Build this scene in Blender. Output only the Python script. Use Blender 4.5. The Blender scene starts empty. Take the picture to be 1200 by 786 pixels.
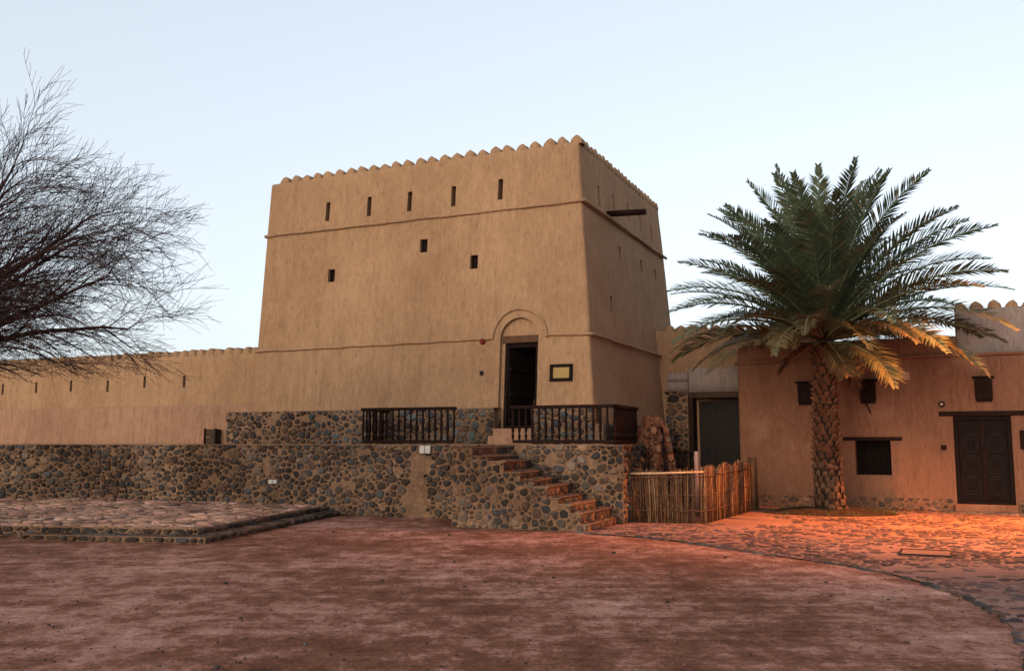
import bpy, bmesh, math, random
from mathutils import Vector, Matrix, noise
R = math.radians
V = Vector
SC = bpy.context.scene
COL = SC.collection

# ------------------------------------------------------------------ camera, sky, sun, exposure
EYE = V((0, 0, 1.65)); FPX = 1075.0; PITCH = math.atan(125 / 1075)
cam = bpy.data.cameras.new('camera'); cam.lens = FPX / 1200 * 36; cam.sensor_width = 36
cam.sensor_fit = 'HORIZONTAL'; cam.clip_end = 3000; cam.clip_start = .05
co = bpy.data.objects.new('camera', cam); COL.objects.link(co)
co.location = EYE; co.rotation_euler = (math.pi / 2 + PITCH, 0, 0); SC.camera = co

SUN_EL, SUN_AZ = 14.0, 213.0          # azimuth clockwise from +Y: the glow comes from behind the camera, left
wd = bpy.data.worlds.new('World'); SC.world = wd; wd.use_nodes = True
nt = wd.node_tree; nt.nodes.clear()
wo = nt.nodes.new('ShaderNodeOutputWorld'); bg = nt.nodes.new('ShaderNodeBackground')
sky = nt.nodes.new('ShaderNodeTexSky'); sky.sky_type = 'NISHITA'; sky.sun_disc = False
sky.sun_elevation = R(SUN_EL); sky.sun_rotation = R(SUN_AZ)
sky.air_density = 1.0; sky.dust_density = 3.0; sky.ozone_density = 1.0; sky.altitude = 300
bg.inputs['Strength'].default_value = .15
hs = nt.nodes.new('ShaderNodeHueSaturation'); hs.inputs['Saturation'].default_value = .46   # dusk haze, white balance of the photo
nt.links.new(sky.outputs[0], hs.inputs['Color']); mx = nt.nodes.new('ShaderNodeMix'); mx.data_type = 'RGBA'; mx.inputs[0].default_value = .6; mx.inputs[7].default_value = (2.38, 2.66, 2.95, 1)   # even dusk haze over the whole dome
nt.links.new(hs.outputs[0], mx.inputs[6]); nt.links.new(mx.outputs[2], bg.inputs[0]); nt.links.new(bg.outputs[0], wo.inputs[0])
sl = bpy.data.lights.new('sun', 'SUN'); sl.energy = .85; sl.angle = R(40); sl.color = (1, .76, .48)
so = bpy.data.objects.new('sun', sl); COL.objects.link(so)
sd = V((math.sin(R(SUN_AZ)) * math.cos(R(SUN_EL)), math.cos(R(SUN_AZ)) * math.cos(R(SUN_EL)), math.sin(R(SUN_EL))))
so.rotation_euler = sd.to_track_quat('Z', 'Y').to_euler()
SC.view_settings.view_transform = 'Standard'; SC.view_settings.look = 'None'
SC.view_settings.exposure = 1.12; SC.view_settings.gamma = 1

# ------------------------------------------------------------------ helpers
def ray(px, py):
    dx = (px - 600) / FPX; dy = (393 - py) / FPX
    c, s = math.cos(PITCH), math.sin(PITCH)
    return V((dx, c - dy * s, s + dy * c))
def gnd(px, py, z=0.0):
    r = ray(px, py); return EYE + r * ((z - EYE.z) / r.z)
def atY(px, py, y):
    r = ray(px, py); return EYE + r * (y / r.y)
def solve(px, py, p0, a, b):                     # p0 + a*s + b*h seen at the pixel
    r = ray(px, py); m = Matrix((a, b, -r)).transposed()
    q = m.inverted() @ (EYE - p0); return q.x, q.y

class MB:
    def __init__(self): self.v = []; self.f = []; self.m = []; self.c = []; self.s = []
    def add(self, vs, fs, mi=0, col=(1, 1, 1), smooth=False):
        o = len(self.v); self.v += [tuple(p) for p in vs]
        for f in fs:
            self.f.append([i + o for i in f]); self.m.append(mi); self.c.append(col); self.s.append(smooth)
    def box(self, o, ax, ay, az, mi=0, col=(1, 1, 1)):   # corner and three edge vectors
        o, ax, ay, az = V(o), V(ax), V(ay), V(az)
        if ax.cross(ay).dot(az) < 0: ax, ay = ay, ax
        vs = [o, o + ax, o + ax + ay, o + ay, o + az, o + ax + az, o + ax + ay + az, o + ay + az]
        self.add(vs, [(0, 3, 2, 1), (4, 5, 6, 7), (0, 1, 5, 4), (1, 2, 6, 5), (2, 3, 7, 6), (3, 0, 4, 7)], mi, col)
    def tube(self, pts, rad, n=6, mi=0, col=(1, 1, 1), cap=True, smooth=True):
        k = len(pts); vs = []; fs = []
        rad = rad if isinstance(rad, (list, tuple)) else [rad] * k
        up = None
        for i, p in enumerate(pts):
            p = V(p); d = (V(pts[min(i + 1, k - 1)]) - V(pts[max(i - 1, 0)]))
            d = d.normalized() if d.length > 1e-9 else V((0, 0, 1))
            if up is None:
                up = d.orthogonal().normalized()
            x = (up - d * up.dot(d)); x = x.normalized() if x.length > 1e-6 else d.orthogonal().normalized()
            up = x; y = d.cross(x)
            for j in range(n):
                a = 2 * math.pi * j / n
                vs.append(p + (x * math.cos(a) + y * math.sin(a)) * rad[i])
        for i in range(k - 1):
            for j in range(n):
                fs.append((i * n + j, i * n + (j + 1) % n, (i + 1) * n + (j + 1) % n, (i + 1) * n + j))
        self.add(vs, fs, mi, col, smooth)
        if cap:
            o = len(self.v) - len(vs)
            for fc in ([o + j for j in range(n)][::-1], [o + (k - 1) * n + j for j in range(n)]):
                self.f.append(fc); self.m.append(mi); self.c.append(col); self.s.append(False)
    def lathe(self, base, prof, n=8, mi=0, col=(1, 1, 1)):
        base = V(base)
        self.tube([base + V((0, 0, z)) for z, r in prof], [r for z, r in prof], n, mi, col)
    def prism(self, pts, d, mi=0, col=(1, 1, 1)):        # planar outline pushed along d
        n = len(pts); vs = [V(p) for p in pts] + [V(p) + V(d) for p in pts]
        self.add(vs, [list(range(n))[::-1], list(range(n, 2 * n))] + [(i, (i + 1) % n, n + (i + 1) % n, n + i) for i in range(n)], mi, col)
    def build(self, name, mats, parent=None, bevel=0, weld=False, recalc=False):
        me = bpy.data.meshes.new(name)
        org = parent.matrix_world.translation.copy() if parent else None
        me.from_pydata(self.v, [], self.f)
        mats = mats if isinstance(mats, (list, tuple)) else [mats]
        for m in mats: me.materials.append(m)
        me.polygons.foreach_set('material_index', self.m)
        me.polygons.foreach_set('use_smooth', self.s)
        at = me.attributes.new('tint', 'FLOAT_COLOR', 'FACE')
        at.data.foreach_set('color', [x for c in self.c for x in (c[0], c[1], c[2], 1)])
        if weld or recalc:
            bm = bmesh.new(); bm.from_mesh(me)
            if weld: bmesh.ops.remove_doubles(bm, verts=bm.verts, dist=1e-4)
            bmesh.ops.recalc_face_normals(bm, faces=bm.faces); bm.to_mesh(me); bm.free()
        o = bpy.data.objects.new(name, me); COL.objects.link(o)
        if parent: adopt(o, parent)
        if bevel:
            md = o.modifiers.new('bevel', 'BEVEL'); md.width = bevel; md.segments = 2; md.limit_method = 'ANGLE'; md.angle_limit = R(40)
        return o
WORLD = {}
def adopt(o, parent):                           # keeps world place, parent is an unrotated empty or mesh at its location
    w = V((0, 0, 0)); p = parent
    while p: w += p.location; p = p.parent
    o.parent = parent; o.location = o.location - w
def recentre(o, at):                            # move the origin of a mesh built in world coordinates
    at = V(at); o.data.transform(Matrix.Translation(-at)); o.location = o.location + at
    return o
def tag(o, label=None, cat=None, group=None, kind=None):
    if label: o['label'] = label
    if cat: o['category'] = cat
    if group: o['group'] = group
    if kind: o['kind'] = kind
    return o
def thing(name, label, cat, loc, group=None):
    o = bpy.data.objects.new(name, None); COL.objects.link(o); o.empty_display_size = .2
    o.location = loc
    bpy.context.view_layer.update()
    return tag(o, label, cat, group)

# ------------------------------------------------------------------ materials
class N:
    def __init__(self, name, rough=.9, spec=.2):
        self.m = bpy.data.materials.new(name); self.m.use_nodes = True
        self.t = self.m.node_tree; self.b = self.t.nodes['Principled BSDF']
        self.b.inputs['Roughness'].default_value = rough; self.b.inputs['Specular IOR Level'].default_value = spec
        self.pos = self.n('ShaderNodeNewGeometry').outputs['Position']
    def n(self, typ, **k):
        x = self.t.nodes.new(typ)
        for a, b in k.items(): setattr(x, a, b)
        return x
    def l(self, a, b): self.t.links.new(a, b)
    def noise(self, scale, detail=4, rough=.55, stretch=(1, 1, 1), dist=0, rot=(0, 0, 0)):
        mp = self.n('ShaderNodeMapping'); mp.inputs['Scale'].default_value = stretch; mp.inputs['Rotation'].default_value = rot
        self.l(self.pos, mp.inputs['Vector'])
        x = self.n('ShaderNodeTexNoise'); x.inputs['Scale'].default_value = scale; x.inputs['Detail'].default_value = detail
        x.inputs['Roughness'].default_value = rough; x.inputs['Distortion'].default_value = dist
        self.l(mp.outputs[0], x.inputs['Vector']); return x.outputs['Fac']
    def ramp(self, fac, stops):
        x = self.n('ShaderNodeValToRGB'); r = x.color_ramp
        while len(r.elements) < len(stops): r.elements.new(.5)
        for e, (p, c) in zip(r.elements, stops):
            e.position = p; e.color = (*c, 1) if len(c) == 3 else c
        self.l(fac, x.inputs[0]); return x.outputs[0]
    def mix(self, a, b, fac, mode='MIX'):
        x = self.n('ShaderNodeMix', data_type='RGBA', blend_type=mode)
        for s, q in ((6, a), (7, b), (0, fac)):
            if hasattr(q, 'is_linked') or hasattr(q, 'links'): self.l(q, x.inputs[s])
            elif isinstance(q, tuple): x.inputs[s].default_value = (*q, 1)
            else: x.inputs[s].default_value = q
        return x.outputs[2]
    def math(self, op, a, b=0.):
        x = self.n('ShaderNodeMath', operation=op)
        for s, q in ((0, a), (1, b)):
            if hasattr(q, 'links'): self.l(q, x.inputs[s])
            else: x.inputs[s].default_value = q
        return x.outputs[0]
    def tint(self): return self.n('ShaderNodeAttribute', attribute_name='tint').outputs['Color']
    def z(self):
        x = self.n('ShaderNodeSeparateXYZ'); self.l(self.pos, x.inputs[0]); return x.outputs[2]
    def out(self, col, bumps=(), rough=None):
        if isinstance(col, tuple): self.b.inputs['Base Color'].default_value = (*col, 1)
        else: self.l(col, self.b.inputs['Base Color'])
        prev = None
        for h, st, d in bumps:
            x = self.n('ShaderNodeBump'); x.inputs['Strength'].default_value = st; x.inputs['Distance'].default_value = d
            self.l(h, x.inputs['Height'])
            if prev: self.l(prev, x.inputs['Normal'])
            prev = x.outputs[0]
        if prev: self.l(prev, self.b.inputs['Normal'])
        if rough is not None: self.l(rough, self.b.inputs['Roughness'])
        return self.m

def plaster(name, base, dark, light, streak=.5, bump=.5):
    n = N(name, .93, .12)
    big = n.noise(.35, 5, .6); mid = n.noise(1.6, 5, .6); st = n.noise(1.7, 7, .68, (4, 4, .32)); fine = n.noise(14, 6, .7, (1, 1, .28), .4)
    c = n.mix(dark, light, n.ramp(big, [(.3, (0, 0, 0)), (.7, (1, 1, 1))]))
    c = n.mix(c, base, .5)
    c = n.mix(c, n.mix(c, dark, .75), n.math('MULTIPLY', n.ramp(st, [(.47, (0, 0, 0)), (.68, (1, 1, 1))]), streak * 1.35))
    c = n.mix(c, n.mix(c, light, .7), n.math('MULTIPLY', n.ramp(mid, [(.5, (0, 0, 0)), (.75, (1, 1, 1))]), .45))
    br = n.noise(9, 7, .72, (2.6, 2.6, .55), .5); c = n.mix(c, n.ramp(br, [(.3, (.70, .68, .66)), (.7, (1.28, 1.27, 1.24))]), .75, 'MULTIPLY')
    pt = n.noise(.8, 3, .5); c = n.mix(c, n.mix(c, (.30, .18, .11), .22), n.ramp(pt, [(.55, (0, 0, 0)), (.68, (1, 1, 1))]))
    c = n.mix(c, n.mix(c, (.02, .012, .008), .35), n.ramp(fine, [(.28, (1, 1, 1)), (.46, (0, 0, 0))]))
    return n.out(c, [(mid, .55 * bump, .06), (st, .4 * bump, .03), (fine, .9 * bump, .03)])

def wood(name, a, b, rough=.6, stretch=(8, 8, .7)):
    n = N(name, rough, .04); g = n.noise(5, 5, .6, stretch, .6)
    return n.out(n.ramp(g, [(.3, a), (.7, b)]), [(g, .4, .01)])

M = {}
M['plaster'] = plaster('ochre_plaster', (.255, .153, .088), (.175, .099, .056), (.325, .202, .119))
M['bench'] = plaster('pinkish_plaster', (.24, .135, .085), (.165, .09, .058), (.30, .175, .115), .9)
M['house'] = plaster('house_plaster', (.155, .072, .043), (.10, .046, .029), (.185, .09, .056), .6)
M['grey_plaster'] = plaster('grey_lime_plaster', (.20, .162, .152), (.14, .11, .102), (.25, .205, .192), .7)
M['wood'] = wood('dark_wood', (.0045, .003, .003), (.013, .0075, .006), .7)
M['red_wood'] = wood('stained_wood', (.0065, .0028, .0024), (.018, .008, .006), .65)
M['beam'] = wood('beam_wood', (.045, .022, .013), (.11, .058, .034), .8, (.7, 8, 8))
M['old_wood'] = wood('weathered_wood', (.028, .019, .014), (.065, .042, .029), .85, (.7, 8, 8))
def flat(name, c, rough=.7, spec=.3, var=.15):
    n = N(name, rough, spec); g = n.noise(6, 5)
    return n.out(n.mix(tuple(x * (1 - var) for x in c), tuple(min(1, x * (1 + var)) for x in c), g), [(n.noise(40, 4), .15, .004)])
M['black'] = flat('black_and_shade', (.006, .0045, .004), .9, .05)  # paints the shade inside loopholes and the house window; also colours the pole
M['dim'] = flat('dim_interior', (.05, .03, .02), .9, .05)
M['brass'] = flat('yellow_plaque', (.21, .125, .025), .5, .3, .1)
M['white'] = flat('white_enamel', (.34, .32, .30), .6, .3, .08)
M['red'] = flat('red_plastic', (.10, .01, .008), .5, .1)
M['iron'] = flat('dark_iron', (.008, .007, .007), .6, .1)
M['beige_box'] = flat('beige_plastic', (.30, .18, .12), .7)
M['pink'] = flat('pinkish_paint', (.34, .19, .165), .8, .1)
M['gate'] = flat('shaded_gate_metal', (.022, .019, .018), .9, .05)  # shade of the recess is put into this gate colour

n = N('stone', .85, .12)
t = n.tint(); g = n.noise(22, 6, .65); g2 = n.noise(5, 4)
c = n.mix(n.mix(t, (0, 0, 0), .45), n.mix(t, (.35, .28, .23), .10), n.ramp(g, [(.3, (0, 0, 0)), (.72, (1, 1, 1))]))
c = n.mix(c, n.mix(c, (.30, .18, .11), .55), n.ramp(g2, [(.55, (0, 0, 0)), (.75, (1, 1, 1))]))
stn = n.ramp(n.noise(.55, 5, .6), [(.42, (1, 1, 1)), (.60, (.42, .38, .36))]); c = n.mix(c, stn, .8, 'MULTIPLY')
M['stone'] = n.out(c, [(g, .5, .015)])
n = N('mortar', .95, .1)
g = n.noise(11, 6, .7); g2 = n.noise(1.1, 5, .6); g3 = n.noise(30, 4, .7)
c = n.mix((.18, .10, .06), (.34, .205, .125), n.ramp(g2, [(.3, (0, 0, 0)), (.7, (1, 1, 1))]))
c = n.mix(c, (.10, .062, .042), n.math('MULTIPLY', n.ramp(g, [(.46, (1, 1, 1)), (.62, (0, 0, 0))]), .55))
stn = n.ramp(n.noise(.55, 5, .6), [(.42, (1, 1, 1)), (.60, (.46, .42, .40))]); c = n.mix(c, stn, .8, 'MULTIPLY')
M['mortar'] = n.out(c, [(g, .9, .04), (g3, .5, .015)])
n = N('mud', .95, .1)
g = n.noise(7, 6, .7, (1, 1, .35)); g3 = n.noise(26, 5, .7, (1, 1, .4))
c = n.ramp(g, [(.32, (.03, .016, .012)), (.46, (.15, .052, .028)), (.7, (.28, .11, .058))])
vo = n.n('ShaderNodeTexVoronoi'); vo.inputs['Scale'].default_value = 6; mp_ = n.n('ShaderNodeMapping'); mp_.inputs['Scale'].default_value = (1.2, 1.2, .5); n.l(n.pos, mp_.inputs[0]); n.l(mp_.outputs[0], vo.inputs['Vector'])
pit = n.ramp(vo.outputs['Distance'], [(.10, (1, 1, 1)), (.24, (0, 0, 0))])
M['mud'] = n.out(n.mix(c, (.012, .007, .006), pit), [(pit, -1, .08), (g, 1, .12), (g3, .6, .03)])
n = N('dusty_paving_mortar', .95, .15)
g = n.noise(9, 6, .7); g2 = n.noise(.5, 4, .6)
c = n.mix((.155, .074, .058), (.25, .135, .105), n.ramp(g2, [(.35, (0, 0, 0)), (.65, (1, 1, 1))]))
c = n.mix(c, (.11, .052, .042), n.math('MULTIPLY', n.ramp(g, [(.4, (1, 1, 1)), (.6, (0, 0, 0))]), .6))
M['paving'] = n.out(c, [(g, .7, .03)])
n = N('reddish_sand', .96, .12)
big = n.noise(.33, 7, .66, (1, .9, 1), 0); mid = n.noise(2.6, 11, .80, (1, .8, 1), 0); fine = n.noise(18, 6, .75); grit = n.noise(75, 4, .75); trk = n.noise(1.4, 8, .75, (.22, 3.2, 1), 0, (0, 0, .25))
m = n.math('ADD', n.math('ADD', n.math('MULTIPLY', big, .36), n.math('MULTIPLY', mid, .48)), n.math('MULTIPLY', trk, .16))
c = n.ramp(m, [(.41, (.095, .034, .019)), (.475, (.17, .068, .041)), (.503, (.22, .096, .066)), (.524, (.31, .150, .114)), (.565, (.40, .21, .168)), (.63, (.56, .33, .27))])
c = n.mix(c, n.ramp(fine, [(.3, (.50, .46, .44)), (.7, (1.42, 1.40, 1.38))]), .8, 'MULTIPLY')
c = n.mix(c, n.ramp(grit, [(.3, (.40, .38, .36)), (.5, (1, 1, 1)), (.72, (1.65, 1.6, 1.55))]), .85, 'MULTIPLY')
M['sand'] = n.out(c, [(m, .4, .08), (fine, .9, .04), (grit, .7, .012)])
n = N('dry_stalks', .8, .2); g = n.noise(9, 5, .6, (3, 3, 1))
M['stalk'] = n.out(n.mix(n.tint(), n.mix(n.tint(), (.02, .01, .006), .7), n.ramp(g, [(.45, (0, 0, 0)), (.7, (1, 1, 1))])), [(g, .4, .01)])
n = N('palm_leaf', .5, .2); g = n.noise(6, 4)
leafc = n.mix(n.tint(), n.mix(n.tint(), (.01, .015, .008), .5), n.ramp(g, [(.4, (0, 0, 0)), (.7, (1, 1, 1))]))
M['leaf'] = n.out(leafc); tr = n.n('ShaderNodeBsdfTranslucent'); n.l(leafc, tr.inputs['Color']); ms_ = n.n('ShaderNodeMixShader'); ms_.inputs[0].default_value = .3
n.l(n.b.outputs[0], ms_.inputs[1]); n.l(tr.outputs[0], ms_.inputs[2]); n.l(ms_.outputs[0], n.t.nodes['Material Output'].inputs['Surface'])
n = N('palm_bark', .9, .15); g = n.noise(9, 5, .65, (1, 1, .5)); g2 = n.noise(40, 4, .7, (1, 1, .25))
M['bark'] = n.out(n.mix(n.mix(n.tint(), (.01, .006, .004), .55), n.tint(), n.ramp(g, [(.35, (0, 0, 0)), (.65, (1, 1, 1))])), [(g, .6, .03), (g2, .6, .01)])
n = N('bare_twigs', .85, .15); g = n.noise(8, 4)
M['twig'] = n.out(n.ramp(g, [(.3, (.026, .014, .014)), (.7, (.065, .036, .034))]))
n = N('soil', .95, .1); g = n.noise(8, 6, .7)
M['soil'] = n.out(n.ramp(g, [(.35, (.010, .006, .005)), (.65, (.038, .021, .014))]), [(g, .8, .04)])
M['grass'] = flat('grass_blades', (.035, .045, .014), .8)

# ------------------------------------------------------------------ rubble masonry
def clip(poly, nx, ny, d):                       # keep nx*x + ny*y <= d
    out = []
    for i in range(len(poly)):
        a, b = poly[i - 1], poly[i]
        da, db = nx * a[0] + ny * a[1] - d, nx * b[0] + ny * b[1] - d
        if (da <= 0) != (db <= 0):
            k = da / (da - db); out.append((a[0] + (b[0] - a[0]) * k, a[1] + (b[1] - a[1]) * k))
        if db <= 0: out.append(b)
    return out
def rubble(w, h, size, seed, gap=(.012, .03), aspect=1.2, drop=.06, spread=.85, rnd=2, margin=.012, dart=False):
    rg = random.Random(seed); pts = []
    W = w / aspect; ny = max(1, round(h / (size * .87))); dy = h / ny; nx = max(1, round(W / size)); dx = W / nx
    for j in range(ny):
        for i in range(-1, nx + 1):
            if rg.random() < .13: continue
            x = (i + .5 + (.5 if j % 2 else 0)) * dx + rg.uniform(-.4, .4) * dx; y = (j + .5) * dy + rg.uniform(-.38, .38) * dy
            pts.append((x, y, (rg.random() * spread * size) ** 2))
    if dart:
        pts = []; gd = {}
        for r, ok in ((1.0, .28), (.8, .6), (.62, 1.2), (.48, 2.0), (.36, 1.6)):
            rr = r * size
            for _ in range(int(W * h / (rr * rr) * ok * 1.5)):
                x, y = rg.uniform(0, W), rg.uniform(0, h); gx, gy = int(x // size), int(y // size)
                if all((x - q[0]) ** 2 + (y - q[1]) ** 2 > (.70 * (rr + q[2])) ** 2 for a in range(gx - 2, gx + 3) for c in range(gy - 2, gy + 3) for q in gd.get((a, c), ())):
                    gd.setdefault((gx, gy), []).append((x, y, rr)); pts.append((x, y, rr * rr * .55))
    grid = {}
    for k, p in enumerate(pts): grid.setdefault((int(p[0] // size), int(p[1] // size)), []).append(k)
    polys = []
    for k, (x, y, wt) in enumerate(pts):
        if rg.random() < drop: continue
        g = (gap[0] + (gap[1] - gap[0]) * rg.random() ** 1.6) * .5 * (2.0 if rg.random() < .15 else 1)
        b = size * (1.5 if dart else 1.15)
        po = [(x - b, y - b), (x + b, y - b), (x + b, y + b), (x - b, y + b)]
        for nx_, ny_, d in ((-1, 0, -margin), (1, 0, W - margin), (0, -1, -margin), (0, 1, h - margin)): po = clip(po, nx_, ny_, d)
        cx, cy = int(x // size), int(y // size)
        for a in range(cx - 3, cx + 4):
            for c in range(cy - 3, cy + 4):
                for q in grid.get((a, c), ()):
                    if q == k or len(po) < 3: continue
                    X, Y, WT = pts[q]; ux, uy = X - x, Y - y; d = math.hypot(ux, uy)
                    if d < 1e-4: continue
                    ux /= d; uy /= d
                    po = clip(po, ux, uy, ux * x + uy * y + (d * d + wt - WT) / (2 * d) - g)
        if len(po) < 3: continue
        if dart:
            for _ in range(rg.choice((1, 2, 2, 3))):
                an = rg.uniform(0, 6.283); ux, uy = math.cos(an), math.sin(an)
                far = max(ux * p[0] + uy * p[1] for p in po); near = min(ux * p[0] + uy * p[1] for p in po)
                po = clip(po, ux, uy, far - (far - near) * rg.uniform(.04, .24))
            if len(po) < 3: continue
        for _ in range(rnd):
            q = []
            for i in range(len(po)):
                a, c = po[i], po[(i + 1) % len(po)]; t = rg.uniform(.08, .26) if dart else rg.uniform(.12, .3)
                q += [(a[0] + (c[0] - a[0]) * t, a[1] + (c[1] - a[1]) * t), (a[0] + (c[0] - a[0]) * (1 - t), a[1] + (c[1] - a[1]) * (1 - t))]
            po = q
        po = [(p[0] * aspect, p[1]) for p in po]
        ar = abs(sum(po[i - 1][0] * po[i][1] - po[i][0] * po[i - 1][1] for i in range(len(po)))) / 2
        if ar > .0006: polys.append(po)
    return polys
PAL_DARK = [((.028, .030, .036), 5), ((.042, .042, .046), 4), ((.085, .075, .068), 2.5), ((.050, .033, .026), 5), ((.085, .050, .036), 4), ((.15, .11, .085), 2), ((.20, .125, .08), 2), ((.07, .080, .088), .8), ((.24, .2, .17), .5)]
PAL_BLUE = [((.042, .052, .066), 5), ((.070, .090, .104), 3), ((.11, .135, .14), 2), ((.085, .055, .04), 2), ((.035, .035, .042), 3), ((.09, .07, .055), 2), ((.14, .12, .10), 1)]
PAL_BROWN = [((.045, .028, .022), 5), ((.075, .043, .031), 4), ((.13, .078, .05), 3), ((.026, .023, .024), 4), ((.075, .068, .065), 1.5), ((.05, .055, .065), 1)]
PAL_PAVE = [((.15, .068, .06), 4), ((.10, .048, .048), 4), ((.20, .10, .085), 3), ((.07, .042, .048), 2)]
PAL_RED = [((.13, .055, .04), 4), ((.17, .08, .055), 3), ((.085, .045, .036), 3), ((.06, .05, .05), 1)]
PAL_STAIR = [((.10, .048, .035), 4), ((.14, .075, .052), 3), ((.06, .038, .03), 4), ((.05, .045, .045), 2), ((.2, .12, .08), 1)]
def pick(rg, pal):
    t = rg.random() * sum(w for c, w in pal)
    for c, w in pal:
        t -= w
        if t <= 0: break
    k = rg.uniform(.5, 1.25); return tuple(x * k * rg.uniform(.95, 1.05) for x in c)
def stones(mb, polys, mapf, pal, seed, depth=(.015, .045), mi=1, keep=None):
    rg = random.Random(seed)
    for po in polys:
        cx = sum(p[0] for p in po) / len(po); cy = sum(p[1] for p in po) / len(po)
        if keep and not keep(po, cx, cy): continue
        pl = pal(cx, cy) if callable(pal) else pal
        col = pick(rg, pl); d = rg.uniform(*depth); tx, ty = rg.uniform(-.12, .12), rg.uniform(-.12, .12)
        n = len(po); vs = []
        for sc, dd in ((1.0, -.02), (.97, .45), (.84, .92), (.5, 1.02)):
            for x, y in po:
                X, Y = cx + (x - cx) * sc, cy + (y - cy) * sc
                z = dd if dd < 0 else dd * d + (tx * (X - cx) + ty * (Y - cy)) * min(1, d / .03) + rg.uniform(-.06, .06) * d
                vs.append(mapf(X, Y, z))
        vs.append(mapf(cx, cy, d))
        fs = [(r * n + i, r * n + (i + 1) % n, (r + 1) * n + (i + 1) % n, (r + 1) * n + i) for r in range(3) for i in range(n)]
        fs += [(3 * n + i, 3 * n + (i + 1) % n, 4 * n) for i in range(n)]
        mb.add(vs, fs, mi, col, True)
def facemap(p, q, z0=0):                        # u along p->q, v up, w outward (to the right of p->q seen from above)
    p, q = V(p), V(q); d = V((q.x - p.x, q.y - p.y, 0)).normalized(); nr = V((d.y, -d.x, 0))
    return lambda u, v, w: p + d * u + V((0, 0, z0 + v)) + nr * w
def stone_wall(mb, p, q, z0, z1, size, seed, pal, gap=(.012, .03), depth=(.02, .055), keep=None, thick=.5, drop=.04, aspect=1.2):
    p, q = V((p[0], p[1], 0)), V((q[0], q[1], 0)); L = (q - p).length; f = facemap(p, q, z0)
    nu = max(2, int(L / .25)); nv = max(2, int((z1 - z0) / .2)); vs = []
    for i in range(nu + 1):                      # slightly uneven mortar face
        for j in range(nv + 1):
            u, v = L * i / nu, (z1 - z0) * j / nv; w = noise.noise(f(u, v, 0) * 1.3) * .02 if 0 < i < nu else 0
            vs.append(f(u, v, w))
    fs = [(i * (nv + 1) + j, (i + 1) * (nv + 1) + j, (i + 1) * (nv + 1) + j + 1, i * (nv + 1) + j + 1) for i in range(nu) for j in range(nv)]
    k = len(vs); vs += [f(0, 0, -thick), f(L, 0, -thick), f(L, z1 - z0, -thick), f(0, z1 - z0, -thick)]
    a, b, c, d = 0, nu * (nv + 1), nu * (nv + 1) + nv, nv
    fs += [(k + 1, k, k + 3, k + 2), [nv + i * (nv + 1) for i in range(nu + 1)] + [k + 2, k + 3],
           [nu * (nv + 1) + j for j in range(nv + 1)][::-1] + [k + 2, k + 1][::1], [j for j in range(nv + 1)] + [k + 3, k], ]
    mb.add(vs, fs, 0, (1, 1, 1))
    stones(mb, rubble(L, z1 - z0, size * .78, seed, gap, aspect, drop, dart=True), f, pal, seed + 1, depth, 1, keep)

# ------------------------------------------------------------------ plastered masses with battered, wavy faces
def mass(A, ex, ey, w, d, z0, z1, bat=(0, 0, 0, 0), rad=.07, step=.22, wob=.012, topr=.05):
    """closed body; A corner, ex along the front, ey into depth; bat = inward lean of front, right(u=0), left(u=w), back"""
    A, ex, ey = V(A), V(ex), V(ey); mb = MB(); rings = []
    nz = max(2, int((z1 - z0) / step)); hs = [(z0 + (z1 - z0 - topr) * i / nz, 0) for i in range(nz + 1)]
    hs += [(z1 - topr * .3, topr * .3), (z1, topr)]
    def cnr(cx, cy, a0):
        return [(cx + rad * math.cos(a0 + k * math.pi / 8), cy + rad * math.sin(a0 + k * math.pi / 8)) for k in range(5)]
    nx, ny = max(1, int(w / step)), max(1, int(d / step))
    for z, ins in hs:
        h = z - z0
        u0, u1 = bat[1] * h + ins, w - bat[2] * h - ins; v0, v1 = bat[0] * h + ins, d - bat[3] * h - ins
        r = max(rad - ins, .012)
        def arc(cx, cy, a0): return [(cx + r * math.cos(a0 + k * math.pi / 8), cy + r * math.sin(a0 + k * math.pi / 8)) for k in range(5)]
        ring = []
        ring += arc(u0 + r, v0 + r, math.pi)
        ring += [(u0 + r + (u1 - u0 - 2 * r) * i / nx, v0) for i in range(1, nx)]
        ring += arc(u1 - r, v0 + r, 1.5 * math.pi)
        ring += [(u1, v0 + r + (v1 - v0 - 2 * r) * i / ny) for i in range(1, ny)]
        ring += arc(u1 - r, v1 - r, 0)
        ring += [(u1 - r - (u1 - u0 - 2 * r) * i / nx, v1) for i in range(1, nx)]
        ring += arc(u0 + r, v1 - r, .5 * math.pi)
        ring += [(u0, v1 - r - (v1 - v0 - 2 * r) * i / ny) for i in range(1, ny)]
        cu, cv = (u0 + u1) / 2, (v0 + v1) / 2; row = []
        for u, v in ring:
            p = A + ex * u + ey * v; p.z = z
            k = (noise.noise(p * .7) + .6 * noise.noise(p * 2.1)) * wob
            if z > z0: p = p + ex * (k * (1 if u > cu else -1) if min(abs(u - u0), abs(u - u1)) < .01 else 0) + ey * (k * (1 if v > cv else -1) if min(abs(v - v0), abs(v - v1)) < .01 else 0)
            if z >= z1 - topr: p.z += noise.noise(p * 1.5) * wob
            row.append(p)
        rings.append(row)
    n = len(rings[0]); vs = [p for r in rings for p in r]
    fs = [(i * n + j, i * n + (j + 1) % n, (i + 1) * n + (j + 1) % n, (i + 1) * n + j) for i in range(len(rings) - 1) for j in range(n)]
    fs += [list(range(n))[::-1], [(len(rings) - 1) * n + j for j in range(n)]]
    mb.add(vs, fs, 0, (1, 1, 1), True)
    return mb
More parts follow.
